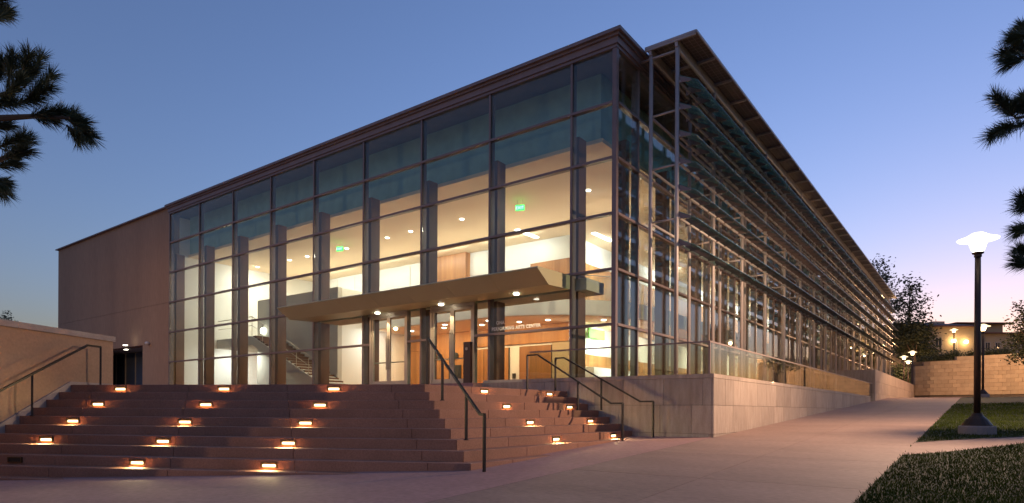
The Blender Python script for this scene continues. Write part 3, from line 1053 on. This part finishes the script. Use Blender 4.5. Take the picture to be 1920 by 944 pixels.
WARM = (1.0, 0.85, 0.64)
WHITE = (1.0, 0.96, 0.90)
for i in range(6):
    put_light('lobby_light', lamp_data('AREA', 110, WARM, 0.6), (-3.2 - 4.0 * i, 4.4, CEIL - 0.04), (0, 0, -1), bd)
for i in range(4):
    put_light('wall_washer', lamp_data('AREA', 62, WHITE, 3.6, 0.25), (-9.3 - 4.2 * i, TY - 1.3, CEIL - 0.05), (0, 0.75, -1), bd)
put_light('wall_washer', lamp_data('AREA', 153, WHITE, 0.25, 4.5), (-24.2, 4.0, CEIL - 0.05), (-0.55, 0, -1), bd)
for i in range(6):
    o = put_light('gallery_washer', lamp_data('AREA', 330, WHITE, 0.25, 3.6), (TX + 1.5, 10.5 + 7.5 * i, CEIL - 0.05), (-0.9, 0, -1), bd)
for i in range(5):
    put_light('soffit_light', lamp_data('AREA', 75, (1, 0.62, 0.30), 0.4), (-15.0 + 2.0 * i, 7.2, 3.93), (0, 0.15, -1), bd)
put_light('counter_light', lamp_data('AREA', 420, WHITE, 0.2, 3.6), (TX + 1.1, 11.0, 3.9), (-0.8, 0, -1), bd)
for i in range(5):
    put_light('soffit_light', lamp_data('AREA', 210, WARM, 0.3, 2.0), (TX + 1.4, 16.0 + 7.5 * i, 3.93), (-0.5, 0, -1), bd)
put_light('under_stair_light', lamp_data('AREA', 170, WHITE, 0.6), (-19.5, 7.2, 3.9), (0, 0.4, -1), bd)
put_light('under_stair_light', lamp_data('AREA', 55, WHITE, 0.5), (-15.9, 5.9, 3.9), (-0.5, 0, -1), bd)
put_light('under_stair_light', lamp_data('AREA', 140, WHITE, 0.5), (-22.5, 7.2, 3.9), (0, 0.4, -1), bd)
put_light('under_stair_light', lamp_data('AREA', 94, WHITE, 0.6), (-24.0, 3.2, 3.2), (-0.2, 0, -1), bd)

for i in range(6):
    put_light('cove_light', lamp_data('AREA', 44, (1.0, 0.76, 0.54), 2.4, 0.2), (-23.5 + 4.0 * i, 6.6, 5.8), (0, -0.75, 1), bd)
# exit signs
ex_body = MB().box(-0.17, 0.17, -0.02, 0.02, -0.10, 0.10).mesh('housing', 'exit')
for px, py, lab in ((975, 390, 'glowing green exit sign hung from the lobby ceiling beside the corner bay'),
                    (637, 467, 'glowing green exit sign hung above the upper floor by the stair')):
    p = on_z(px, py, CEIL - 0.30)
    t = thing('exit_sign', lab, 'exit sign', (p.x, p.y, CEIL - 0.30), 'green exit signs', rad(20))
    link('housing', ex_body, t)
    MB().tube([(-0.1, 0, 0.1), (-0.1, 0, 0.295)], 0.008).build('hanger', 'alu', t)
    MB().tube([(0.1, 0, 0.1), (0.1, 0, 0.295)], 0.008).build('hanger', 'alu', t)
    c = bpy.data.curves.new('letters', 'FONT'); c.body = 'EXIT'; c.size = 0.16; c.align_x = 'CENTER'; c.extrude = 0.002
    o = bpy.data.objects.new('letters', c); COL.objects.link(o)
    me = bpy.data.meshes.new_from_object(o.evaluated_get(bpy.context.evaluated_depsgraph_get()))
    bpy.data.objects.remove(o); me.materials.append(M['exitw'])
    q = link('letters', me, t, (0, -0.023, -0.055)); q.rotation_euler = (rad(90), 0, 0)

# red-brown door operator post and a small security camera
kp = thing('door_post', 'slim dark red door operator post standing beside the second pair of doors', 'post', (-4.98, -0.35, 0.84))
MB().box(-0.14, 0.14, -0.06, 0.06, 0, 1.30).build('post_body', 'kiosk', kp)
MB().lathe([(0.05, 0), (0.05, 0.02)], 12).build('push_plate', 'alu', kp, loc=(0, -0.06, 1.08)).rotation_euler = (rad(90), 0, 0)
p = on_plane(281, 645, (0, 0, 0), (0, 1, 0))
scam = thing('security_camera', 'small white dome security camera on the brown stucco wall', 'camera', (p.x, -0.002, p.z))
MB().lathe([(0.10, -0.06), (0.11, 0.0), (0.11, 0.06), (0.05, 0.1)], 14).build('housing', 'camw', scam, True, (0, -0.14, 0))
MB().box(-0.03, 0.03, -0.1, 0.0, -0.02, 0.05).build('bracket', 'camw', scam)

# ------------------------------------------------------------------ sunscreen of the long facade
NB = 17
PX0, PX1 = 0.417, 1.202
PY = [1.36 + 3.0 * i for i in range(NB + 1)]
FRT = 10.12
sun = MB()
for x in (PX0, PX1):
    sun.tube([(x, PY[0] - 0.05, FRT), (x, PY[-1] + 0.05, FRT)], 0.05, 10)
screen = sun.build('sunscreen_frame', 'frame_b', bd)
post = {x: MB().tube([(0, 0, 0.83), (0, 0, 10.2)], 0.057, 12).mesh('post', 'frame_b', True) for x in (PX0, PX1)}
LZ = [9.30 - 0.76 * i for i in range(7)]
bar = MB().tube([(0.02, 0, 0), (PX1, 0, 0)], 0.036, 8).mesh('cross_bar', 'frame_b', True)
bar2 = MB().tube([(PX0, 0, 0), (PX1, 0, 0)], 0.030, 8).mesh('cross_bar', 'frame_b', True)
for y in PY:
    for x in (PX0, PX1):
        link('post', post[x], screen, (x, y, 0))
    link('cross_bar', bar, screen, (0, y, FRT - 0.03))
    for z in (LZ[1] - 0.12, LZ[3] - 0.12, LZ[5] - 0.12):
        link('cross_bar', bar2, screen, (0, y, z))
tubeY = MB().tube([(0, PY[0], 0), (0, PY[-1] + 1.2, 0)], 0.038, 8).mesh('purlin_tube', 'frame_b', True)
for z in LZ:
    link('purlin_tube', tubeY, screen, (PX1 + 0.06, 0, z - 0.10))
for z in (LZ[1] - 0.12, LZ[3] - 0.12, LZ[5] - 0.12):
    link('purlin_tube', tubeY, screen, (PX0, 0, z))
BI, BO, DROP = 1.25, 1.78, 0.28
half = 1.5
zi, zo = 0.07, 0.07 - DROP
bl = MB().add([(BI, 0.012, zi), (BO, 0.012, zo), (BO, half - 0.012, zo), (BI, half - 0.012, zi),
               (BI, 0.012, zi + 0.016), (BO, 0.012, zo + 0.016), (BO, half - 0.012, zo + 0.016), (BI, half - 0.012, zi + 0.016)],
              [(0, 3, 2, 1), (4, 5, 6, 7), (0, 1, 5, 4), (1, 2, 6, 5), (2, 3, 7, 6), (3, 0, 4, 7)]).mesh('louver_blade', 'louver')
bp_ = [(1.16, -0.17), (1.34, -0.13), (1.60, -0.16), (1.60, -0.118), (1.26, 0.062), (1.16, 0.062)]
nb_ = len(bp_)
br = MB().add([(x, -0.012, z) for x, z in bp_] + [(x, 0.012, z) for x, z in bp_],
              [tuple(range(nb_)), tuple(reversed(range(nb_, 2 * nb_)))] + [((k + 1) % nb_, k, nb_ + k, nb_ + (k + 1) % nb_) for k in range(nb_)]).mesh('louver_bracket', 'frame')
for z in LZ:
    for i in range(2 * NB):
        y = PY[0] + half * i
        link('louver_blade', bl, screen, (0, y, z))
        link('louver_bracket', br, screen, (0, y + 0.03, z))
        link('louver_bracket', br, screen, (0, y + 0.78, z)) if i < 12 else None
    link('louver_blade', bl, screen, (0, PY[0] + half * 2 * NB, z))
    link('louver_bracket', br, screen, (0, PY[-1] + 0.03, z))

# solar canopy above the sunscreen
SCX, SCZ = 1.77, 10.37
cb = MB()
cb.box(PX1 - 0.04, PX1 + 0.04, 1.27, 51.9, FRT + 0.045, SCZ - 0.002).box(PX0 - 0.04, PX0 + 0.04, 1.27, 51.9, FRT + 0.045, SCZ - 0.002)
scn = cb.build('solar_canopy', 'frame_b', bd)
pv = MB().box(0.27, SCX, 0.01, 1.49, SCZ, SCZ + 0.045)
pvm = pv.mesh('solar_panel', 'pv')
pvm.materials.append(M['pvline'])
gm = MB()
for i in range(11):
    x = 0.28 + (SCX - 0.30) * i / 10
    if i % 1 == 0:
        gm.box(x - 0.004, x + 0.004, 0.02, 1.48, SCZ - 0.003, SCZ + 0.001)
for i in range(1, 9):
    y = 0.02 + 1.46 * i / 9
    gm.box(0.28, SCX - 0.01, y - 0.004, y + 0.004, SCZ - 0.0025, SCZ + 0.001)
gme = gm.mesh('cell_grid', 'pvline')
raf = MB().box(0.27, SCX - 0.01, -0.025, 0.025, SCZ - 0.075, SCZ - 0.004).mesh('rafter', 'frame_b')
for i in range(33):
    y = 1.27 + 1.53 * i
    link('solar_panel', pvm, scn, (0, y, 0))
    if i < 16:
        link('cell_grid', gme, scn, (0, y, 0))
    link('rafter', raf, scn, (0, y, 0))
bx('edge_trim', 'frame_b', scn, SCX + 0.001, SCX + 0.03, 1.25, 51.9, SCZ - 0.02, SCZ + 0.05)
bx('edge_trim', 'frame_b', scn, 0.27, SCX, 1.235, 1.268, SCZ - 0.02, SCZ + 0.05)

# ------------------------------------------------------------------ street lamps
def lamp_meshes():
    d = {}
    d['footing'] = MB().lathe([(0.36, -0.5), (0.36, 0.20), (0.345, 0.225)], 24).mesh('footing', 'base')
    d['pole_base'] = MB().lathe([(0.30, 0.22), (0.295, 0.25), (0.20, 0.38), (0.12, 0.46), (0.10, 0.52)], 20).mesh('pole_base', 'pole', False)
    d['pole'] = MB().lathe([(0.068, 0.45), (0.066, 2.2), (0.058, 4.22)], 16).mesh('pole', 'pole', True)
    d['collar'] = MB().lathe([(0.075, 4.20), (0.075, 4.26), (0.115, 4.28), (0.115, 4.31), (0.06, 4.32)], 18).mesh('collar', 'pole')
    d['lens'] = MB().lathe([(0.085, 4.315), (0.125, 4.36), (0.17, 4.52), (0.16, 4.60)], 18)
    d['hood'] = MB().lathe([(0.15, 4.60), (0.40, 4.60), (0.41, 4.615), (0.24, 4.68), (0.12, 4.76), (0.03, 4.78)], 24).mesh('hood', 'shade', False)
    return d


LD_ = lamp_meshes()
lens_w = LD_['lens'].mesh('lens', 'lens', True)
lens_f = LD_['lens'].mesh('lens', 'lens_far', True)
hood_f = LD_['hood'].copy()
hood_f.materials[0] = M['shade_far']


def street_lamp(x, y, zb, label, power, near=False, h=1.0):
    t = thing('street_lamp', label, 'street lamp', (x, y, zb), 'street lamps of the campus paths')
    t.scale = (1, 1, h)
    for n in ('footing', 'pole_base', 'pole', 'collar'):
        link(n, LD_[n], t)
    link('hood', LD_['hood'] if near else hood_f, t)
    link('lens', lens_w if near else lens_f, t)
    put_light('bulb', lamp_data('POINT', power, (1.0, 0.66, 0.42) if near else (1.0, 0.56, 0.28), soft=0.08), (0, 0, 4.47), (0, 0, -1), t)
    return t


lx, ly = 8.0, 2.35
street_lamp(lx, ly, gz(lx, ly) - 0.02, 'tall bronze street lamp with wide glowing hood on the lawn by the side path', 5600, True, 0.97)
street_lamp(8.12, 34.0 + 1.6, gz(8.12, 35), 'bronze street lamp on the lawn at the far cross path', 3000)
for px, py, Z, lab in ((1711, 663.6, 66.5, 'street lamp past the end of the far travertine wall, tallest of three'),
                       (1695, 672, 69, 'street lamp close against the louvered facade end, middle of three'),
                       (1702.8, 680.4, 72, 'street lamp lowest of the three clustered past the far travertine wall')):
    p = at_depth(px, py, Z)
    zb_ = gz(p.x, p.y)
    street_lamp(p.x, p.y, zb_, lab, 2000, False, (p.z - zb_) / 4.47)
q_ = at_depth(1960, CY, 47.0)
street_lamp(q_.x, q_.y, gz(q_.x, q_.y), 'bronze street lamp under the oak before the block retaining wall', 6500)
lx, ly = -21.0, -11.5
street_lamp(lx, ly, 0.5, 'bronze street lamp on the landing before the brown stucco wall', 1700)
lx, ly = -5.5, -27.0
street_lamp(lx, ly, gz(lx, ly) - 0.02, 'bronze street lamp standing on the open plaza facing the stair', 2000, True, 0.97)
p = at_depth(1788.7, 621.8, 70)
street_lamp(p.x, p.y, p.z - 4.45, 'street lamp standing on the upper terrace before the tan house', 700)

# ------------------------------------------------------------------ retaining wall and upper terrace
rw = thing('block_retaining_wall', 'long curved retaining wall of tan split-face blocks at the end of the lawn', 'wall')
WPX = [(1716, 60.0), (1745, 58.5), (1785, 57.2), (1830, 56.0), (1880, 54.6), (1930, 52.8), (1990, 50.0), (2060, 46.5)]
wp = []
for px, Z in WPX:
    q = at_depth(px, CY, Z)
    wp.append(Vector((q.x, q.y)))
# arc length samples
def along(pts, step):
    out, acc = [pts[0]], 0.0
    for a, b in zip(pts, pts[1:]):
        ln = (b - a).length
        d = step - acc
        while d <= ln:
            out.append(a + (b - a) * (d / ln))
            d += step
        acc = (acc + ln) % step
    return out


line = along(wp, 0.30)
WB, WH = 1.55, 5.02
ZTOP = lambda i: 4.98 - 0.42 * max(0, 1 - i / 14) ** 1.5
bpts = [v + FW.to_2d() * 0.12 for v in line] + [v + FW.to_2d() * 0.7 for v in reversed(line)]
MB().prism(bpts, 0.5, 4.5).build('wall_core', 'core', rw)
rr = random.Random(11)
CH = 0.345
nblk = 0
for c in range(10):
    z0 = WB + c * CH
    i = 0 if c % 2 else -1
    while i < len(line) - 2:
        a, b = line[max(0, i)], line[min(len(line) - 1, i + 2)]
        if z0 + CH <= ZTOP(i) + 0.05:
            t_ = (b - a).normalized()
            n_ = Vector((t_.y, -t_.x)) * 1
            if n_.dot(FW.to_2d()) > 0:
                n_ = -n_
            o = rr.uniform(0.0, 0.035)
            a2, b2 = a + t_ * 0.006, b - t_ * 0.006
            MB().prism([a2 + n_ * o, b2 + n_ * o, b2 + FW.to_2d() * 0.3, a2 + FW.to_2d() * 0.3], z0 + 0.006, z0 + CH - 0.006).build('block', 'block', rw)
            nblk += 1
        i += 2
# upper terrace behind it
up = [v + FW.to_2d() * 0.35 for v in line]
back = [Vector((at_depth(px, CY, 300).x, at_depth(px, CY, 300).y)) for px in (2400, 1400)]
leftp = at_depth(1742, CY, 110)
tag(MB().prism(up + back + [Vector((leftp.x, leftp.y))], 2.0, 4.72).build('upper_terrace', 'soil'), kind='structure')

# ------------------------------------------------------------------ house on the terrace
HZ = 82.0
hr = math.atan2(RT.y, RT.x)
hb = CAM + FW * HZ
hs = thing('tiled_house', 'tan stucco house with red tiled roofs above the block wall', 'house', (hb.x, hb.y, 0), None, hr)
hx = lambda px: (px - CX) / F * HZ
hz = lambda py: (773.3 - py) / F * HZ


def hip(x0, x1, y0, y1, z0, z1, ov=0.5, rdg=0.5):
    x0 -= ov; x1 += ov; y0 -= ov; y1 += ov
    ym = (y0 + y1) / 2
    ins = min((y1 - y0) / 2, (x1 - x0) / 2 - 0.3)
    return MB().add([(x0, y0, z0), (x1, y0, z0), (x1, y1, z0), (x0, y1, z0), (x0, y0, z0 + .15), (x1, y0, z0 + .15), (x1, y1, z0 + .15), (x0, y1, z0 + .15), (x0 + ins, ym, z1), (x1 - ins, ym, z1)],
                    [(0, 3, 2, 1), (0, 1, 5, 4), (1, 2, 6, 5), (2, 3, 7, 6), (3, 0, 4, 7), (4, 5, 9, 8), (5, 6, 9), (6, 7, 8, 9), (7, 4, 8)])


def house_window(x0, x1, z0, z1, y, lit=False):
    w = MB().box(x0 - .12, x0, y - 0.08, y + 0.02, z0 - .12, z1 + .12).box(x1, x1 + .12, y - 0.08, y + 0.02, z0 - .12, z1 + .12).box(x0, x1, y - 0.08, y + 0.02, z1, z1 + .12).box(x0, x1, y - 0.1, y + 0.02, z0 - .12, z0).build('window', 'trim', hs)
    xm = (x0 + x1) / 2
    for a, b in ((x0, xm - 0.03), (xm + 0.03, x1)):
        bx('pane', 'winlit' if lit else 'winglass', w, a, b, y - 0.02, y + 0.01, z0, z1)
    bx('muntin', 'trim', w, xm - 0.03, xm + 0.03, y - 0.05, y + 0.01, z0, z1)


bx('wall', 'house', hs, hx(1660), hx(1838), 0, 9, 4.5, hz(614))
hip(hx(1660), hx(1838), 0, 9, hz(614), hz(597), 0.7).build('roof', 'tile', hs)
bx('wall', 'house', hs, hx(1838) + .01, hx(1960), 1.2, 12, 4.5, hz(624))
hip(hx(1842), hx(1960), 1.2, 12, hz(624), hz(612), 0.6).build('roof', 'tile', hs)
bx('wall', 'house', hs, hx(1842), hx(1930), 4.5, 13, hz(624), hz(599))
hip(hx(1842), hx(1930), 4.5, 13, hz(599), hz(589), 0.8).build('roof', 'tile', hs)
bx('roof_box', 'trim', hs, hx(1776), hx(1800), 3, 6, hz(608), hz(597))
bx('chimney', 'tile', hs, hx(1762), hx(1770), 5, 5.7, hz(606), hz(593))
house_window(hx(1753), hx(1764), hz(653), hz(634), 0)
house_window(hx(1788), hx(1793), hz(655), hz(640), 0, True)
house_window(hx(1860), hx(1868), hz(655), hz(641), 1.2)
house_window(hx(1879), hx(1887), hz(650), hz(641), 1.2)
for a in (1862, 1870, 1876):
    house_window(hx(a), hx(a + 3.5), hz(617), hz(606.5), 4.5, True)
scn_m = MB().lathe([(0.10, -0.2), (0.2, -0.12), (0.2, 0.14), (0.08, 0.22)], 12).mesh('lantern', 'lantern')
for px, py in ((1785, 640), (1808, 642)):
    link('wall_lantern', scn_m, hs, (hx(px), -0.3, hz(py)))
    put_light('lantern_glow', lamp_data('POINT', 60, (1, 0.62, 0.26), soft=0.2), (hx(px), -0.7, hz(py)), (0, 0, -1), hs)


# ------------------------------------------------------------------ vegetation
def leaves_mesh(name, blobs, n, size, m, seed, flat=0.5):
    """n leaf-sized quads spread through ellipsoid blobs [(c, r)], gathered in small sprays."""
    rr = random.Random(seed)
    mb = MB()
    tot = sum(r[0] * r[1] * r[2] for c, r in blobs) ** 1.0
    vs, fs = [], []
    for c, r in blobs:
        k = max(6, int(n * (r[0] * r[1] * r[2]) / tot))
        sprays = max(3, k // 14)
        for s in range(sprays):
            while True:
                d = Vector((rr.uniform(-1, 1), rr.uniform(-1, 1), rr.uniform(-1, 1)))
                if 0.02 < d.length <= 1:
                    break
            d = d * (d.length ** -0.45)      # favour the outside of the crown
            if d.length > 1.05:
                d = d.normalized() * 1.05
            sc = Vector((c[0] + d.x * r[0], c[1] + d.y * r[1], c[2] + d.z * r[2]))
            sp = size * rr.uniform(1.6, 3.2)
            for q in range(14):
                p = sc + Vector((rr.gauss(0, sp), rr.gauss(0, sp), rr.gauss(0, sp * 0.8)))
                a = Vector((rr.gauss(0, 1), rr.gauss(0, 1), rr.gauss(0, flat))).normalized()
                b = a.orthogonal().normalized()
                b.rotate(Matrix.Rotation(rr.uniform(0, 6.28), 3, a))
                w = size * rr.uniform(0.6, 1.2)
                o = len(vs)
                vs += [p - a * w, p + b * w * 0.5, p + a * w, p - b * w * 0.5]
                fs.append((o, o + 1, o + 2, o + 3))
    mb.add(vs, fs)
    return mb.mesh(name, m)


def tree(name, label, base, trunk_top, r0, blobs, n, size, m, seed, group=None, limbs=True):
    t = thing(name, label, 'tree', base, group)
    rr = random.Random(seed)
    B = Vector(base)
    tt = Vector(trunk_top) - B
    mid = tt * 0.5 + Vector((rr.uniform(-.3, .3), rr.uniform(-.3, .3), 0))
    tr = MB().tube([(0, 0, -0.3), mid * 0.5, mid, tt * 0.8, tt], [r0, r0 * 0.85, r0 * 0.7, r0 * 0.45, r0 * 0.2], 10)
    for c, r in blobs:
        d = Vector(c) - B
        s = tt * rr.uniform(0.45, 0.85)
        e = d
        tr.tube([s, s.lerp(e, 0.5) + Vector((0, 0, -0.1 * (e - s).length)), e], [r0 * 0.35, r0 * 0.22, r0 * 0.07], 6)
    tr.build('trunk', 'bark', t)
    bl = [((c[0] - B.x, c[1] - B.y, c[2] - B.z), r) for c, r in blobs]
    link('crown', leaves_mesh('crown', bl, n, size, m, seed), t)
    return t


def pb(lst, Z, depth=0.8):
    """Crown clumps from (px, py, rx, ry) at depth Z."""
    out = []
    rr = random.Random(int(Z * 10) + len(lst))
    for px, py, rx, ry in lst:
        zz = Z + rr.uniform(-1, 1) * depth
        p = at_depth(px, py, zz)
        k = zz / F
        out.append(((p.x, p.y, p.z), (rx * k, rx * k, ry * k)))
    return out


def ground_at(px, Z, z=None):
    p = at_depth(px, CY, Z)
    z = gz(p.x, p.y) - 0.05 if z is None else z
    return (p.x, p.y, z)


tree('eucalyptus_tree', 'tall airy eucalyptus showing sky through its crown beyond the facade end', ground_at(1703, 80), at_depth(1706, 535, 78), 0.22,
     pb([(1706, 530, 8, 9), (1713, 545, 9, 10), (1702, 552, 8, 8), (1728, 566, 9, 5), (1712, 572, 10, 8), (1695, 565, 7, 7), (1722, 592, 12, 6), (1704, 590, 9, 6), (1684, 574, 10, 12), (1690, 555, 6, 5)], 78), 1300, 0.20, 'leaf', 21, 'trees past the building')
tree('eucalyptus_tree', 'slender treetop rising behind the solar canopy edge', ground_at(1650, 86), at_depth(1650, 500, 86), 0.2,
     pb([(1646, 494, 8, 8), (1656, 506, 8, 6), (1664, 518, 6, 7), (1668, 536, 8, 8), (1652, 520, 10, 8), (1674, 552, 9, 8), (1678, 572, 8, 8)], 86), 900, 0.20, 'leaf', 22, 'trees past the building')
tree('shade_tree', 'dense dark shade tree between the facade end and tan house', ground_at(1712, 77), at_depth(1712, 625, 77), 0.25,
     pb([(1700, 625, 22, 18), (1722, 622, 20, 16), (1735, 640, 14, 20), (1708, 650, 20, 18), (1692, 645, 14, 22), (1728, 665, 18, 12), (1745, 668, 16, 12), (1690, 610, 14, 12)], 77, 1.5), 6500, 0.19, 'leaf_d', 23, 'trees past the building')
tree('oak_tree', 'dark oak hanging over the block retaining wall', ground_at(1965, 44), at_depth(1955, 610, 44), 0.22,
     pb([(1915, 600, 12, 14), (1905, 640, 16, 14), (1918, 665, 18, 16), (1896, 672, 10, 8), (1925, 630, 16, 20), (1950, 600, 30, 35), (1960, 650, 30, 30), (1910, 578, 8, 8), (1920, 572, 10, 10), (1898, 607, 7, 5)], 44, 1.0), 5200, 0.12, 'leaf_d', 24)
p = at_depth(8, 595, 60)
tree('cypress_tree', 'small dark treetop showing above the stucco stair wall', (p.x, p.y, -1), (p.x, p.y, p.z), 0.2, pb([(8, 598, 3, 9), (8, 590, 1.5, 5), (9, 612, 6, 12)], 60, 0.1), 700, 0.12, 'leaf_d', 25)

SH = [(1737, 684, 13, 8), (1752, 676, 12, 9), (1772, 668, 11, 7), (1790, 665, 12, 7), (1822, 668, 14, 6), (1850, 664, 13, 6), (1868, 662, 12, 7), (1885, 660, 12, 9)]
SHL = ['rounded shrub at the low end of the block wall', 'leafy shrub under the dark house window on the wall top', 'shrub on the wall top beneath the house chimney', 'low shrub under the lit house doorway',
       'spreading shrub behind the near lamp pole on the wall top', 'shrub under the tall dark house window', 'shrub between the two small house windows', 'tall shrub beside the overhanging oak']
for i, ((px, py, rx, ry), lab) in enumerate(zip(SH, SHL)):
    Z = 61 - i * 0.5
    b = at_depth(px, py + ry, Z)
    t = thing('shrub', lab, 'shrub', (b.x, b.y, 4.70), 'shrubs along the wall top')
    k = Z / F
    cz = max(0.3, at_depth(px, py, Z).z - 4.7)
    bl = [((random.uniform(-.5, .5) * rx * k, random.uniform(-.4, .4), cz * random.uniform(.5, 1.1)), (rx * k * .6, .5, max(.3, ry * k * .8))) for _ in range(4)]
    link('foliage', leaves_mesh('foliage', bl, 900, 0.09, 'leaf', 40 + i), t)
    MB().tube([(0, 0, 0), (0.05, 0, cz)], [0.06, 0.03], 6).build('stem', 'bark', t)


for i, (px, Z, lab) in enumerate(((1692, 75, 'big dark bush below the shade tree, against the facade end'), (1708, 75.5, 'big dark bush below the shade tree, beside the block wall end'))):
    b = ground_at(px, Z)
    t = thing('bush', lab, 'bush', b, 'bushes under the shade tree')
    bl = [((random.uniform(-.9, .9), random.uniform(-.4, .4), random.uniform(.5, 3.2)), (.8, .6, .9)) for _ in range(9)]
    link('foliage', leaves_mesh('foliage', bl, 3500, 0.13, 'leaf_d', 80 + i), t)
    MB().tube([(0, 0, 0), (0.1, 0, 2.6)], [0.1, 0.04], 6).build('stem', 'bark', t)


def pine(label, base, top, branches, tufts, Z, seed):
    """Pine: trunk out of frame, branches and needle tufts reaching into view."""
    rr = random.Random(seed)
    t = thing('pine_tree', label, 'tree', base, 'pines beside the path')
    B = Vector(base)
    T_ = Vector(top)
    MB().tube([Vector((0, 0, -0.3)), (T_ - B) * 0.4, (T_ - B) * 0.75, T_ - B], [0.20, 0.16, 0.11, 0.05], 12).build('trunk', 'bark', t)
    wood_ = MB()
    nv, nf = [], []
    for br_ in branches:
        pts = [at_depth(px, py, zz) - B for px, py, zz in br_]
        wood_.tube(pts, [0.045 - 0.032 * i / (len(pts) - 1) for i in range(len(pts))], 6)
    for (x0, y0, x1, y1) in tufts:
        zz = Z + rr.uniform(-0.25, 0.25)
        a, b = at_depth(x0, y0, zz) - B, at_depth(x1, y1, zz + rr.uniform(-0.15, 0.15)) - B
        wood_.tube([a, b], [0.011, 0.006], 5)
        ax = (b - a).normalized()
        L = (b - a).length
        for q in range(430):
            u = rr.random() ** 0.7
            p = a.lerp(b, u)
            d = Vector((rr.gauss(0, 1), rr.gauss(0, 1), rr.gauss(0, 1)))
            d = (d - ax * d.dot(ax)).normalized()
            d = (ax * rr.uniform(0.35, 1.3) + d * rr.uniform(0.4, 1.0) + Vector((0, 0, 0.12))).normalized()
            ln = rr.uniform(0.10, 0.17)
            w = d.orthogonal().normalized()
            w.rotate(Matrix.Rotation(rr.uniform(0, 6.28), 3, d))
            w = w * 0.0021
            o = len(nv)
            m_ = p + d * ln * 0.55 + Vector((0, 0, -0.004))
            nv += [p - w, p + w, m_ + w, m_ - w, p + d * ln + Vector((0, 0, -0.012))]
            nf += [(o, o + 1, o + 2, o + 3), (o + 3, o + 2, o + 4)]
    wood_.build('limb', 'bark', t)
    MB().add(nv, nf).build('crown', 'needle', t)
    return t


b = at_depth(-420, CY, 6.0)
pine('pine with needle tufts hanging over the stucco stair wall', (b.x, b.y, gz(b.x, b.y)), (b.x, b.y, 6.5),
     [[(-420, 420, 6.0), (-150, 240, 6.0), (0, 222, 6.0), (70, 218, 6.0), (130, 222, 6.0)], [(-150, 240, 6.0), (-40, 190, 6.0), (30, 170, 6.0)],
      [(-420, 500, 6.0), (-160, 330, 6.0), (0, 300, 6.0), (20, 290, 6.0)], [(-420, 300, 6.0), (-120, 60, 6.0), (0, 30, 6.0)], [(-160, 330, 6.0), (-60, 360, 6.0), (0, 345, 6.0)]],
     [(15, 160, 25, 105), (30, 160, 55, 100), (45, 165, 78, 108), (55, 180, 98, 140), (40, 192, 95, 165), (-5, 160, 5, 115), (20, 180, 60, 130), (0, 190, 40, 150), (10, 200, 70, 185),
      (55, 218, 112, 208), (85, 222, 138, 214), (115, 218, 158, 232), (132, 228, 172, 258), (125, 235, 150, 262), (60, 220, 100, 225),
      (0, 300, 55, 262), (5, 300, 50, 282), (-10, 315, 30, 305), (-10, 280, 45, 255), (-15, 345, 8, 362), (-15, 335, 5, 345), (-20, 20, 8, -10), (-10, 40, 14, 22), (-20, 10, 5, 20), (-20, 200, 20, 190), (-20, 240, 15, 235)], 6.0, 61)
b = at_depth(2330, CY, 7.0)
pine('pine with dark needle tufts reaching over the lawn lamp', (b.x, b.y, gz(b.x, b.y)), (b.x, b.y, 6.5),
     [[(2330, 200, 7.0), (2080, 110, 6.2), (1960, 90, 6.0), (1915, 98, 6.0)], [(2330, 320, 7.0), (2080, 240, 6.2), (1960, 212, 6.0), (1905, 222, 6.0)],
      [(2330, 480, 7.0), (2080, 430, 6.2), (1960, 405, 6.0), (1925, 400, 6.0)], [(2330, 580, 7.0), (2080, 520, 6.2), (1960, 495, 6.0), (1925, 490, 6.0)]],
     [(1935, 92, 1880, 102), (1940, 65, 1898, 72), (1930, 105, 1890, 118), (1940, 85, 1905, 85), (1945, 55, 1915, 52), (1930, 215, 1880, 192), (1905, 222, 1866, 182), (1935, 228, 1878, 244), (1900, 232, 1858, 256),
      (1935, 208, 1900, 200), (1940, 195, 1918, 185), (1940, 395, 1912, 388), (1940, 420, 1910, 432), (1940, 480, 1912, 470), (1945, 500, 1908, 492), (1940, 380, 1916, 372)], 6.0, 62)
